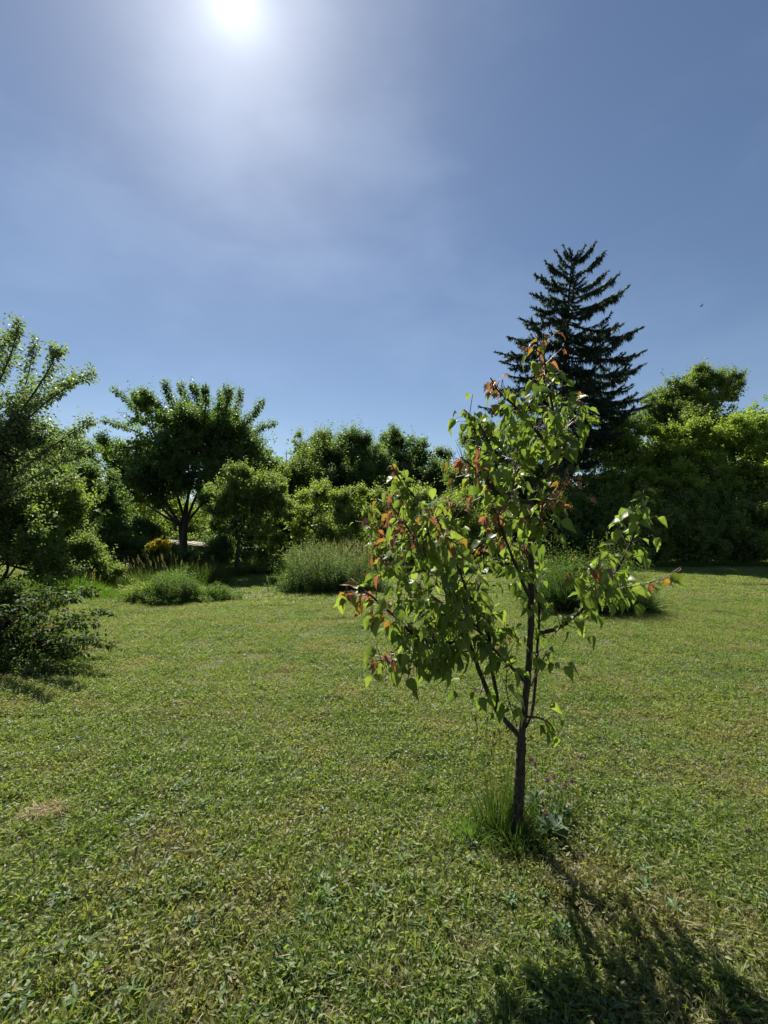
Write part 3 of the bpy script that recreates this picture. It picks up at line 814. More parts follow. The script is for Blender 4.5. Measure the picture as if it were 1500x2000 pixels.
# ---------------------------------------------------------------- clumps of meadow plants on the lawn
def clump(name, label, cat, base, rx, ry, n, h, mat, seed, wd=0.007, seed_heads=0, dome=0.6, lean=0.28, leafy=0, leaf=0.05, group=None, leaf_mat_name=None, tint=(0.2, 1.0), floor=0.35):
    r = rng(seed)
    root = thing(name, label, cat, base, group)
    a = r.random(n) * 2 * math.pi; q = np.sqrt(r.random(n))
    wob = 1 + 0.22 * np.sin(a * 3 + seed) + 0.14 * np.sin(a * 5 + 2 * seed) + 0.08 * np.sin(a * 11 + seed)
    bx = np.cos(a) * q * rx * wob; by = np.sin(a) * q * ry * wob
    nb_ = 30; ba = r.random(nb_) * 6.283; bq = np.sqrt(r.random(nb_)) * 0.95
    bf = 0.55 + 0.6 * r.random(nb_); it = r.integers(0, nb_, n); inb = r.random(n) < 0.75
    bx = np.where(inb, np.cos(ba[it]) * bq[it] * rx + r.normal(size=n) * rx * 0.13, bx)
    by = np.where(inb, np.sin(ba[it]) * bq[it] * ry + r.normal(size=n) * ry * 0.13, by)
    bf = np.where(inb, bf[it], 0.7)
    a = np.arctan2(by / ry, bx / rx); q = np.minimum(np.hypot(by / ry, bx / rx), 1.1)
    b = np.stack([base[0] + bx, base[1] + by, np.zeros(n)], -1)
    out = np.stack([np.cos(a) * q, np.sin(a) * q, np.zeros(n)], -1)
    nv = vnoise(b * (1.6 / max(rx, 0.1) + 1.2) + 3, seed)
    hh = h * (floor + (1 - floor) * r.random(n)) * (1 - dome * np.minimum(q, 1) ** 2.2) * (0.55 + 0.6 * nv) * bf * 1.25
    g = Geo()
    blades(g, b, unit(np.array([0, 0, 1.0]) + out * lean * 1.4 + r.normal(size=(n, 3)) * lean * 0.55), hh, wd * (0.6 + 0.8 * r.random(n)),
           tint[0] + (tint[1] - tint[0]) * np.clip(r.normal(size=n) * 0.22 + 0.5, 0, 1), segs=3, sag=0.45, r=r)
    part('blades', g, M[mat], root, kind='stuff')
    if seed_heads:
        g = Geo(); m = seed_heads
        a = r.random(m) * 2 * math.pi; q = np.sqrt(r.random(m)) * 0.9
        b = np.stack([base[0] + np.cos(a) * q * rx, base[1] + np.sin(a) * q * ry, np.zeros(m)], -1)
        out = np.stack([np.cos(a) * q, np.sin(a) * q, np.zeros(m)], -1)
        d = unit(np.array([0, 0, 1.0]) + out * lean + r.normal(size=(m, 3)) * 0.10)
        hh = h * (1.0 - 0.35 * q ** 2) * (0.78 + 0.38 * r.random(m))
        blades(g, b, d, hh, 0.004, np.full(m, 0.1), segs=3, sag=0.1)
        k = 14
        t = (np.arange(k) / k)[None, :] * 0.15
        tp = b[:, None, :] + d[:, None, :] * (hh[:, None] * 0.93 + t)[..., None] + (out * 0.1)[:, None, :] * hh[:, None, None]
        w = r.normal(size=(m, k, 3))
        leaves(g, tp.reshape(-1, 3), (unit(w) * 0.5 + d[:, None, :]).reshape(-1, 3), r.normal(size=(m * k, 3)), 0.035, 0.011, r.random(m * k) * 0.16)
        part('seed_heads', g, M[mat], root, kind='stuff')
    if leafy:
        g = Geo(); m = leafy
        a = r.random(m) * 2 * math.pi; q = np.abs(r.normal(size=m)) * 0.30 + 0.75 * np.sqrt(r.random(m))
        wob = 0.88 + 0.16 * np.sin(a * 3 + seed) + 0.12 * np.sin(a * 7 + 2 * seed)
        x = np.cos(a) * q * rx * wob; y = np.sin(a) * q * ry * wob; q = np.minimum(q, 1.0)
        b = np.stack([base[0] + x, base[1] + y, np.zeros(m)], -1)
        nv = vnoise(b * (2.2 / max(rx, 0.1) + 1.0) + 9, seed + 1)
        hh = h * 1.0 * (1 - dome * q ** 2.2) * (0.2 + 1.2 * nv) + 0.03
        lo = 0.25 * hh * r.random(m)
        b[:, 2] = lo
        d = unit(np.array([0, 0, 1.0]) + np.stack([np.cos(a) * q, np.sin(a) * q, 0 * q], -1) * 0.45 + r.normal(size=(m, 3)) * 0.22)
        shoots_to_leaves(g, b, d, hh - lo, 20, leaf, r, 0.15, 0.5, curl=0.0)
        part('leafy_stems', g, M[leaf_mat_name or mat], root, kind='stuff')
    return root

# tall meadow grass island behind the sapling's left side
clump('meadow_clump', 'tall clump of meadow grass with grey seed heads before the hedge', 'grass clump', GX(655, 12.9), 1.30, 0.95, 7000, 1.25, 'meadow', 41, wd=0.010,
      seed_heads=330, dome=0.34, lean=0.14, leafy=1500, leaf=0.06, leaf_mat_name='dark')
clump('meadow_clump', 'bushy mound of bluish grass and weeds behind the sapling trunk', 'grass clump', GX(1130, 9.9), 1.0, 0.85, 8500, 1.42, 'bluegrass', 42, wd=0.010,
      seed_heads=30, dome=0.45, lean=0.42, leafy=900, leaf=0.05, leaf_mat_name='herb')
clump('meadow_clump', 'low dark weeds spilling from the right of the bluish mound', 'grass clump', GX(1222, 9.6), 0.42, 0.45, 2600, 0.75, 'meadow', 43, wd=0.009,
      dome=0.5, lean=0.45, leafy=220, leaf=0.045, leaf_mat_name='herb')
clump('herb_clump', 'low spreading clump of leafy herbs on the lawn left of the path', 'plant clump', GX(352, 10.9), 1.1, 0.62, 1500, 0.75, 'herb', 44, wd=0.009, floor=0.2,
      dome=0.75, lean=0.6, leafy=1500, leaf=0.05, tint=(0.12, 1.0))
clump('herb_clump', 'upright light green sprout at the left end of the herb clump', 'plant clump', GX(274, 10.7), 0.26, 0.24, 500, 0.55, 'tall', 45, wd=0.010,
      dome=0.3, lean=0.2, leafy=110, leaf=0.055, leaf_mat_name='light')
clump('grass_patch', 'soft uncut grass spreading left of the herb clump', 'grass patch', GX(215, 11.0), 0.85, 0.45, 4200, 0.28, 'tall', 46, wd=0.008, dome=0.5, lean=0.5)
clump('grass_patch', 'uncut grass between the low round shrub and the sprawling bush', 'grass patch', GX(90, 11.8), 1.5, 0.7, 6500, 0.62, 'tall', 47, wd=0.009, dome=0.4, lean=0.3, seed_heads=60)
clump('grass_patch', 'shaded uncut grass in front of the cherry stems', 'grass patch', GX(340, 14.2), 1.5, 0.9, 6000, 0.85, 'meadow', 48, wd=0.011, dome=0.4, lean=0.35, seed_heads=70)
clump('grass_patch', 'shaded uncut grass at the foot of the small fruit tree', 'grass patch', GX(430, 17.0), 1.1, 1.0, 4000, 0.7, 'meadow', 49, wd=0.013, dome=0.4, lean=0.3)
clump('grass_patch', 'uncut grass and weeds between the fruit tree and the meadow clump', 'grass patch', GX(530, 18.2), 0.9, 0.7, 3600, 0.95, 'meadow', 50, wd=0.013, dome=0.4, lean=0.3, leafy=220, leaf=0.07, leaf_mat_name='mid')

# yellow flowering shrub beside the shelter
r = rng(52)
root = thing('yellow_shrub', 'small shrub covered in yellow blossom beside the weathered shelter', 'shrub', GX(311, 15.2))
cg, st, dr, ln = crown_geo([lobe(311, 1064, 21, 11, 15.2), lobe(300, 1070, 13, 9, 15.1), lobe(324, 1069, 12, 9, 15.2)], 260, per=18, leaf=0.04, sl=(0.05, 0.16), wr=0.8, gap=0.2, gapf=4, seed=52, inner=0.1)
tk, br = limbs_geo(GX(311, 15.2), [lobe(311, 1066, 21, 11, 15.2)], st, dr, ln, 52, 0.02, 0.4, 30, 3, spread=0.15)
part('stem', tk, M['bark'], root); part('twigs', br, M['bark'], root)
part('blossom', cg, M['yellow'], root, kind='stuff')
cg, st, dr, ln = crown_geo([lobe(311, 1088, 24, 20, 15.3)], 240, per=16, leaf=0.05, sl=(0.1, 0.25), gap=0.2, gapf=3, seed=53)
part('foliage', cg, M['mid'], root, kind='stuff')

# weathered shelter
def box(g, c, s, rot=0.0, tilt=0.0, t=0.5, pitch=0.0):
    v = np.array([[x, y, z] for x in (-.5, .5) for y in (-.5, .5) for z in (-.5, .5)]) * np.array(s)
    ct, st_ = math.cos(tilt), math.sin(tilt)
    v = np.stack([v[:, 0] * ct - v[:, 2] * st_, v[:, 1], v[:, 0] * st_ + v[:, 2] * ct], -1)
    v = np.stack([v[:, 0], v[:, 1] * math.cos(pitch) - v[:, 2] * math.sin(pitch), v[:, 1] * math.sin(pitch) + v[:, 2] * math.cos(pitch)], -1)
    c_, s_ = math.cos(rot), math.sin(rot)
    v = np.stack([v[:, 0] * c_ - v[:, 1] * s_, v[:, 0] * s_ + v[:, 1] * c_, v[:, 2]], -1) + np.array(tuple(c))
    g.add(v, None, [(0, 1, 3, 2), (4, 6, 7, 5), (0, 4, 5, 1), (2, 3, 7, 6), (0, 2, 6, 4), (1, 5, 7, 3)], t)
D = 23.4
base = GX(370, D)
shelter = thing('wood_shelter', 'low weathered shelter with a pale board roof behind the cherry stems', 'shelter', base)
zroof = P(345, 1058, D).z
for k in range(9):
    g = Geo(); x = -1.12 + k * 0.28
    box(g, Vector((base.x + x, D, zroof + 0.015 * math.sin(k * 1.9) - 0.022 * k)), (0.268, 1.5, 0.035), 0.0, -0.05 + 0.01 * math.sin(k), pitch=0.09)
    part('roof_board', g, M['board'], shelter)
for x, y in ((-1.05, -0.6), (1.05, -0.6), (-1.05, 0.6), (1.05, 0.6)):
    top = zroof + 0.09 * y - 0.022 * 4 * (1 + x / 1.12) - 0.05
    g = Geo(); box(g, Vector((base.x + x, D + y, top / 2)), (0.1, 0.1, top)); part('post', g, M['post'], shelter)
for k in range(3):
    g = Geo(); box(g, Vector((base.x + 0.62, D - 0.42 + k * 0.3, P(400, 1090, D).z + 0.05)), (1.0, 0.27, 0.035)); part('shelf_board', g, M['board'], shelter)

# ---------------------------------------------------------------- sprawling bush at the left edge
def sprawling():
    base = GX(-20, 6.0)
    root = thing('sprawling_bush', 'dark sprawling bush with arching branches at the left edge of the lawn', 'bush', base)
    br, cg = Geo(), Geo()
    limbs = [[(-60, 1290), (10, 1240), (70, 1205), (150, 1160), (180, 1158)], [(-40, 1290), (60, 1225), (140, 1205), (222, 1200)],
             [(-40, 1300), (60, 1260), (150, 1245), (212, 1262)], [(-60, 1290), (0, 1210), (60, 1180), (110, 1160)],
             [(-60, 1290), (-20, 1200), (20, 1165), (60, 1165)], [(-60, 1300), (40, 1280), (120, 1262), (190, 1250)],
             [(-20, 1300), (50, 1250), (110, 1225), (185, 1218)], [(-70, 1260), (-30, 1190), (0, 1160), (40, 1150)],
             [(-40, 1310), (30, 1290), (90, 1285), (140, 1280)], [(-60, 1280), (10, 1230), (100, 1180), (150, 1172)],
             [(-60, 1300), (20, 1265), (70, 1250), (130, 1238)], [(-80, 1290), (-10, 1250), (40, 1225), (90, 1200)],
             [(-70, 1300), (0, 1290), (60, 1300), (110, 1300)], [(-50, 1300), (20, 1300), (80, 1270), (170, 1275)]]
    for k, c in enumerate(limbs):
        pts = []
        for j, (x, y) in enumerate(c):
            p = P(x, y, 5.9 + 0.55 * math.sin(k * 1.9) * j / 3.0 - 0.1 * j)
            p.z = max(p.z, 0.05 + 0.02 * j)
            pts.append(p)
        leafy_limb(cg, br, pts, 0.062, 500 + k, per=9, side=0.22, n=46, rad=0.014, start=0.12, wr=0.62, droop=0.35)
    c2, st, dr, ln = crown_geo([lobe(-40, 1240, 90, 60, 6.0), lobe(40, 1275, 85, 34, 5.8), lobe(120, 1285, 50, 18, 5.8), lobe(-20, 1200, 70, 40, 6.2)], 700,
                               per=15, leaf=0.05, sl=(0.1, 0.3), wr=0.6, gap=0.42, gapf=3.5, seed=510, inner=0.2, zmin=0.02)
    part('branches', br, M['bark'], root)
    part('foliage', cg, M['redbush'], root, kind='stuff')
    part('inner_foliage', c2, M['redbush'], root, kind='stuff')
    clump('grass_patch', 'fringe of rough green weeds under the sprawling bush', 'grass patch', GX(30, 5.55), 0.9, 0.35, 3000, 0.2, 'tall', 54, wd=0.006, dome=0.5, lean=0.6,
          leafy=260, leaf=0.035, leaf_mat_name='mid')
sprawling()

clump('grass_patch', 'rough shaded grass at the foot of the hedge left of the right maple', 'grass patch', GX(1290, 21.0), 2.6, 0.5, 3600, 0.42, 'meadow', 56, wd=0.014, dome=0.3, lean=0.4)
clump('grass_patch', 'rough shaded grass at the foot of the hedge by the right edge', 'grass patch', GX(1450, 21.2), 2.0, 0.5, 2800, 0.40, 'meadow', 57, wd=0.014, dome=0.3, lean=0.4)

# ---------------------------------------------------------------- the sapling
def leaf_shape(seed, ln=1.0, wd=0.72, curl=0.3, fold=0.35):
    """one pointed-oval leaf with stalk, folded at the midrib and curled; lies along +X, faces +Z"""
    r = random.Random(seed)
    g = Geo()
    n = 6
    prof = [0.12, 0.86, 1.0, 0.93, 0.70, 0.36]
    v, tt = [], []
    stalk = 0.30
    for k in range(n):
        s = k / n
        x = stalk + ln * s
        z = -curl * s * s * ln + 0.02 * math.sin(k * 2 + seed)
        w = wd * 0.5 * prof[k] * (1 + r.uniform(-0.06, 0.06))
        lift = fold * w + 0.05 * math.sin(k * 1.7 + seed) * wd
        v += [(x - 0.06 * w, w, z + lift), (x, 0, z), (x - 0.06 * w, -w, z + lift * 0.9)]
    tip = (stalk + ln * 1.04, 0, -curl * 1.08)
    v.append(tip)
    f4, f3 = [], []
    for k in range(n - 1):
        a = k * 3
        f4 += [(a, a + 1, a + 4, a + 3), (a + 1, a + 2, a + 5, a + 4)]
    a = (n - 1) * 3
    f3 += [(a, a + 1, n * 3), (a + 1, a + 2, n * 3)]
    t = [0.35 + (0.25 if q % 3 == 1 else 0.0) for q in range(n * 3)] + [0.35]
    g.add(v, f3, f4, np.array(t))
    # stalk
    g.add([(0, -0.012, 0), (0, 0.012, 0), (stalk + 0.02, 0.01, 0.0), (stalk + 0.02, -0.01, 0.0)], None, [(0, 1, 2, 3)], 0.9)
    return g

def sapling():
    base = G(1008, 1640); D = base.y
    root = thing('young_tree', 'slender young fruit tree on the lawn with drooping green leaves and reddish shoot tips', 'young tree', base)
    # (name, [(px, py, depth offset)...], start radius, end radius, leaf density, first leafy share, tip redness)
    B = [
     ('trunk', [(1006, 1655, 0), (1010, 1600, 0), (1014, 1540, .0), (1017, 1480, .0), (1018, 1438, .0)], .030, .024, 0, 0, 0),
     ('leader', [(1018, 1442, 0), (1029, 1340, .02), (1036, 1240, .03), (1038, 1130, .03), (1036, 1050, .02), (1038, 980, .0), (1052, 948, -.01), (1085, 910, -.03)], .0185, .0125, 0.18, .42, 0),
     ('leader', [(1085, 910, -.03), (1086, 850, -.02), (1078, 790, .0), (1066, 730, .0), (1060, 652, .0)], .011, .003, 1.45, .0, .52),
     ('branch', [(1082, 890, -.03), (1050, 845, -.12), (1012, 800, -.2), (975, 765, -.22), (958, 738, -.22)], .010, .003, 1.15, .15, .55),
     ('branch', [(1084, 880, -.03), (1100, 840, .12), (1118, 800, .2), (1132, 775, .22)], .008, .003, 1.2, .2, .1),
     ('branch', [(1084, 900, -.03), (1100, 880, -.12), (1108, 850, -.2)], .007, .003, 1.0, .2, .1),
     ('branch', [(1038, 982, 0), (1012, 977, -.08), (968, 960, -.16), (940, 926, -.2), (900, 893, -.25)], .012, .003, .95, .25, .75),
     ('branch', [(975, 964, -.12), (966, 900, -.1), (948, 850, -.06), (928, 820, -.02), (906, 800, 0)], .009, .003, 1.3, .2, .0),
     ('branch', [(1000, 975, -.05), (1005, 920, .12), (1010, 870, .2), (1005, 820, .25)], .008, .003, 1.1, .2, .1),
     ('branch', [(1045, 965, 0), (1075, 962, -.12), (1100, 955, -.2), (1095, 935, -.22)], .008, .003, 1.3, .2, .75),
     ('branch', [(1034, 1165, .03), (1016, 1128, -.08), (994, 1071, -.15), (974, 1020, -.2), (962, 985, -.22)], .011, .003, 1.0, .25, .5),
     ('branch', [(1036, 1060, .02), (1055, 1020, -.15), (1060, 985, -.2), (1072, 965, -.25)], .008, .003, 1.0, .2, .6),
     ('branch', [(1018, 1440, 0), (985, 1405, .03), (962, 1372, .05), (940, 1320, .08), (920, 1265, .1), (900, 1210, .12), (870, 1153, .14), (860, 1103, .14), (833, 1033, .12), (810, 973, .1), (780, 935, .1), (764, 905, .1)], .0155, .003, 1.0, .36, .12),
     ('branch', [(975, 1390, .04), (968, 1346, 0), (959, 1293, -.06), (952, 1214, -.14), (930, 1180, -.18), (913, 1157, -.2), (897, 1113, -.22), (872, 1055, -.24), (852, 1010, -.24)], .011, .003, .95, .3, .25),
     ('branch', [(915, 1250, .1), (865, 1256, 0), (812, 1241, -.1), (775, 1207, -.18), (745, 1182, -.2), (715, 1158, -.22), (672, 1156, -.24)], .009, .003, 1.25, .10, .45),
     ('branch', [(922, 1268, .1), (865, 1285, 0), (805, 1292, -.06), (760, 1289, -.1), (722, 1292, -.12)], .007, .002, 1.15, .08, .45),
     ('branch', [(888, 1190, .13), (842, 1165, .25), (795, 1128, .32), (765, 1105, .34), (735, 1082, .34)], .009, .003, 1.2, .12, .4),
     ('branch', [(795, 1128, .32), (758, 1080, .36), (738, 1035, .38), (713, 990, .38)], .006, .002, .75, .3, .98),
     ('branch', [(862, 1105, .14), (827, 1077, .0), (795, 1030, -.08), (762, 985, -.1)], .008, .003, 1.15, .2, .85),
     ('branch', [(860, 1110, .14), (880, 1060, .28), (885, 1020, .34), (878, 975, .36)], .008, .003, 1.0, .2, .5),
     ('branch', [(1028, 1335, .02), (1003, 1307, -.05), (968, 1272, -.1), (940, 1235, -.16), (905, 1190, -.22), (880, 1140, -.26)], .010, .003, .85, .25, .0),
     ('branch', [(1026, 1420, 0), (1040, 1382, .06), (1047, 1311, .1), (1049, 1267, .12), (1053, 1206, .14), (1046, 1150, .15), (1020, 1090, .18), (990, 1040, .2)], .0105, .003, .55, .35, .3),
     ('branch', [(1054, 1236, .13), (1087, 1228, .08), (1113, 1210, .02), (1142, 1186, -.04), (1190, 1133, -.1), (1210, 1104, -.12), (1232, 1060, -.14), (1250, 1010, -.15), (1258, 958, -.15)], .012, .003, 1.05, .10, .0),
     ('branch', [(1150, 1178, -.05), (1172, 1150, -.2), (1165, 1125, -.26), (1150, 1105, -.28)], .007, .003, 1.3, .2, .45),
     ('branch', [(1165, 1160, -.08), (1200, 1152, .05), (1240, 1145, .12), (1310, 1128, .2)], .006, .002, .5, .15, .4),
     ('branch', [(1038, 1120, .03), (1010, 1085, .18), (985, 1060, .28), (955, 1040, .34)], .008, .003, 1.0, .15, .3),
     ('branch', [(905, 1215, .12), (930, 1160, .28), (945, 1110, .36), (940, 1060, .4)], .009, .003, 1.0, .2, .2),
     ('branch', [(898, 1200, .12), (860, 1200, .02), (830, 1180, -.04), (800, 1165, -.06)], .008, .003, 1.0, .2, .0),
     ('branch', [(1030, 1400, 0), (1052, 1402, -.06), (1072, 1412, -.1), (1082, 1425, -.12)], .006, .003, .6, .3, .0),
     ('branch', [(1037, 1340, .02), (1060, 1290, .02), (1068, 1270, -.04)], .005, .002, .5, .3, .0),
     ('branch', [(1010, 1420, 0), (990, 1350, -.06), (990, 1290, -.08), (985, 1215, -.1)], .003, .0015, .28, .2, .3),
     ('branch', [(1022, 1400, .01), (1005, 1380, -.1), (992, 1375, -.14)], .004, .002, .35, .3, .0),
     ('branch', [(945, 1330, .08), (938, 1350, -.02), (925, 1345, -.06)], .004, .002, .5, .3, .0),
    ]
    r = random.Random(2024)
    items = []            # (position, direction, size, colour key)
    twg = Geo()
    k = 0
    for nm, ctrl, r0, r1, dens, start, red in B:
        pts = curve([P(x, y, D + dz - max(0, 960 - x) / 260 * 0.36) for x, y, dz in ctrl], 12 if nm == 'trunk' else 7)
        g = Geo()
        rad = [r0 + (r1 - r0) * (q / (len(pts) - 1)) for q in range(len(pts))]
        if nm == 'trunk': rad[0] *= 1.35; rad[1] *= 1.15
        tube(g, pts, rad, 10, knob=0.10 if r0 > 0.012 else 0.05, seed=k)
        o = part('trunk' if nm == 'trunk' else 'branch', g, M['bark_sap'] if r0 > 0.0085 else M['bark_red'], root, smooth=True)
        k += 1
        if not dens: continue
        seg = [(pts[q + 1] - pts[q]).length for q in range(len(pts) - 1)]
        tot = sum(seg)
        n = max(3, int(tot * dens / 0.0108))
        for q in range(n):
            s = start + (1 - start) * (q + r.random()) / n
            dd = s * tot; i = 0
            while i < len(seg) - 1 and dd > seg[i]: dd -= seg[i]; i += 1
            p = pts[i].lerp(pts[i + 1], min(1, dd / seg[i]))
            dr = (pts[i + 1] - pts[i]).normalized()
            rv = Vector((r.gauss(0, 1), r.gauss(0, 1), r.gauss(0, 0.6)))
            side = (rv - dr * rv.dot(dr)).normalized()
            # spur or short side twig
            spur = 0.0
            if s < 0.93:
                spur = r.choice([0.015, 0.02, 0.04, 0.07, 0.11, 0.15]) * (1.1 - 0.4 * s)
                e = p + (side * 0.8 + dr * 0.5 + Vector((0, 0, 0.15))).normalized() * spur
                if spur > 0.03:
                    tube(twg, [p, p.lerp(e, 0.5) + Vector((0, 0, 0.004)), e], [0.0022, 0.0018, 0.0012], 4)
                p = e
            for c in range(1 if s > 0.9 else r.choice([1, 1, 1, 2])):
                ad = (side * 0.65 + dr * 0.30 + Vector((r.gauss(0, .35), r.gauss(0, .35), -0.85 + r.gauss(0, .3)))).normalized()
                rn = r.random()
                tipness = (s - (1 - red)) / max(red, 0.01) if red > 0 else -1
                if tipness > 0.25 and rn < 0.05 + tipness * 0.85:
                    ck = 's_red' if rn < 0.62 * tipness - 0.05 else 's_bronze'
                elif rn > 0.60: ck = 's_lime'
                else: ck = 's_green'
                size = r.choice([r.uniform(0.05, 0.085), r.uniform(0.035, 0.06), r.uniform(0.055, 0.08)]) * (1.0 if ck in ('s_green', 's_lime') else 0.78) * (1.0 - 0.25 * max(0, s - 0.85) / 0.15)
                items.append((p.copy(), ad, size, ck))
    shapes = {}
    for ck in ('s_green', 's_lime', 's_bronze', 's_red'):
        shapes[ck] = [leaf_shape(10 + q, 1.0, (0.72, 0.58, 0.66, 0.78, 0.52)[q] * (0.85 if ck in ('s_red', 's_bronze') else 1), (0.25, 0.5, 0.35, 0.75, 0.12)[q], (0.35, 0.65, 0.25, 0.5, 0.95)[q]) for q in range(5)]
    def frame(ad):
        x = ad
        up = Vector((r.gauss(0, 0.6), r.gauss(0, 0.6) - 0.2, 1.0))
        y = up.cross(x)
        if y.length < 1e-3: y = Vector((1, 0, 0))
        y.normalize(); z = x.cross(y)
        return x, y, z
    # the 300 largest become parts of their own, the rest one mesh per colour
    order = sorted(range(len(items)), key=lambda q: -items[q][2] / items[q][0].y)
    singles = set(order[:300])
    meshes = {ck: [g.mesh('leaf', M[ck], True) for g in gs] for ck, gs in shapes.items()}
    rest = {}
    from mathutils import Matrix
    for q, (p, ad, size, ck) in enumerate(items):
        x, y, z = frame(ad)
        si = r.randrange(5)
        if q in singles:
            mt = Matrix(((x.x, y.x, z.x, 0), (x.y, y.y, z.y, 0), (x.z, y.z, z.z, 0), (0, 0, 0, 1)))
            o = bpy.data.objects.new('leaf', meshes[ck][si]); COL.objects.link(o)
            o.parent = root
            o.matrix_basis = Matrix.Translation(p - base) @ mt @ Matrix.Diagonal((size, size, size, 1))
        else:
            g = rest.setdefault(ck, Geo())
            src = shapes[ck][si]
            v = np.concatenate(src.v) * size
            A = np.array([tuple(x), tuple(y), tuple(z)])
            n0 = 0
            nt_ = np.concatenate(src.t) + r.uniform(0, 0.5)
            f3 = np.concatenate(src.f3); f4 = np.concatenate(src.f4)
            g.add(v @ A + np.array(tuple(p)), f3, f4, nt_)
    names = {'s_green': 'green_foliage', 's_lime': 'lime_foliage', 's_bronze': 'bronze_foliage', 's_red': 'red_foliage'}
    for ck, g in rest.items():
        part(names[ck], g, M[ck + '_mass'], root, kind='stuff', smooth=True)
    part('twigs', twg, M['bark_red'], root, kind='stuff')
    print('sapling leaves', len(items))
for ck, st_, tb, tr_ in (('s_green', [(0, (0.068, 0.105, 0.022)), (1, (0.150, 0.198, 0.040))], TB, .46),
                         ('s_lime', [(0, (0.105, 0.155, 0.028)), (1, (0.190, 0.232, 0.048))], (1.12, 1.2, 0.7), .5),
                         ('s_bronze', [(0, (0.13, 0.098, 0.028)), (1, (0.22, 0.165, 0.045))], (1.2, 1.0, 0.5), .45),
                         ('s_red', [(0, (0.17, 0.080, 0.048)), (1, (0.27, 0.145, 0.082))], (1.15, 0.85, 0.6), .42)):
    M[ck + '_mass'] = leaf_mat(ck.replace('s_', 'sapling_leaf_') + '_mass', st_, trans=tr_, rough=0.42, tboost=tb)
sapling()

# ---------------------------------------------------------------- plants round the sapling's foot
clump('grass_tuft', 'tall fine grass tuft growing against the left of the sapling trunk', 'grass tuft', G(974, 1615), 0.12, 0.11, 480, 0.46, 'tufts', 60, wd=0.0042, dome=0.35, lean=0.16, seed_heads=10)
clump('grass_tuft', 'bright green grass tuft a step left of the sapling foot', 'grass tuft', G(915, 1640), 0.12, 0.09, 420, 0.17, 'tall', 61, wd=0.005, dome=0.4, lean=0.45)
clump('grass_tuft', 'dense green grass close round the sapling foot', 'grass tuft', G(1012, 1655), 0.18, 0.12, 1000, 0.22, 'tufts', 62, wd=0.005, dome=0.4, lean=0.4)
clump('grass_tuft', 'ragged grass tuft to the right of the sapling foot', 'grass tuft', G(1085, 1615), 0.17, 0.13, 600, 0.24, 'tufts', 63, wd=0.005, dome=0.4, lean=0.35)

def rosette(label, base, n, ln, wr, mat, seed, lift=0.5, height_=0.0, group='broad-leaved weeds in the lawn'):
    r = random.Random(seed)
    root = thing('lawn_weed', label, 'weed', base, group)
    for k in range(n):
        a = k * 2.399 + r.uniform(-.3, .3)
        sh = leaf_shape(seed * 7 + k, 1.0, wr, r.uniform(0.3, 0.6), 0.35)
        s = ln * r.uniform(0.65, 1.1); el = lift * r.uniform(0.4, 1.3)
        v = np.concatenate(sh.v) * s
        ce, se = math.cos(el), math.sin(el); ca, sa = math.cos(a), math.sin(a)
        x = v[:, 0] * ce - v[:, 2] * se; z = v[:, 0] * se + v[:, 2] * ce; y = v[:, 1]
        sh.v = [np.stack([x * ca - y * sa, x * sa + y * ca, z + height_ * r.random() + 0.012], -1).astype(np.float32)]
        link('leaf', sh.mesh('leaf', M[mat], True), root)
    return root
rosette('grey-green broad-leaved weed right of the sapling foot, nearest the camera', G(1078, 1650), 12, 0.085, 0.55, 'comfrey', 3, 0.8, 0.07)
rosette('grey-green broad-leaved weed just behind the larger one beside the sapling foot', G(1105, 1618), 9, 0.06, 0.55, 'comfrey', 4, 0.8, 0.08)
rosette('leafy weed touching the right side of the sapling trunk', G(1045, 1600), 10, 0.06, 0.6, 'comfrey', 5, 0.9, 0.12)
for px, py, n, s, mt, lab in [(800, 1668, 8, .055, 'comfrey', 'pale star-shaped weed in the lawn left of the sapling shadow'),
                              (846, 1765, 9, .06, 'clover', 'light green weed rosette below the pale star-shaped one'),
                              (815, 1822, 9, .05, 'clover', 'small spreading weed left of the dark leaf shadow'),
                              (100, 1872, 9, .06, 'comfrey', 'pale pointed weed in the lower left lawn'),
                              (215, 1935, 8, .06, 'clover', 'round-leaved weed close to the bottom edge on the left'),
                              (905, 1915, 8, .05, 'clover', 'broad-leaved weed at the left rim of the sapling shadow'),
                              (545, 1860, 8, .055, 'clover', 'low weed in the middle of the foreground lawn'),
                              (690, 1930, 9, .05, 'comfrey', 'grey-green weed near the bottom edge left of the sapling shadow'),
                              (120, 1760, 8, .055, 'comfrey', 'pale flattened weed above the lower left one'),
                              (1440, 1760, 8, .05, 'clover', 'weed rosette at the right edge of the foreground lawn'),
                              (1190, 1990, 8, .05, 'clover', 'weed in the sapling shadow at the bottom edge'),
                              (40, 1960, 9, .06, 'clover', 'large-leaved weed in the lower left corner')]:
    rosette(lab, G(px, py), n, s, 0.42, mt, int(px), 0.35, 0.02)

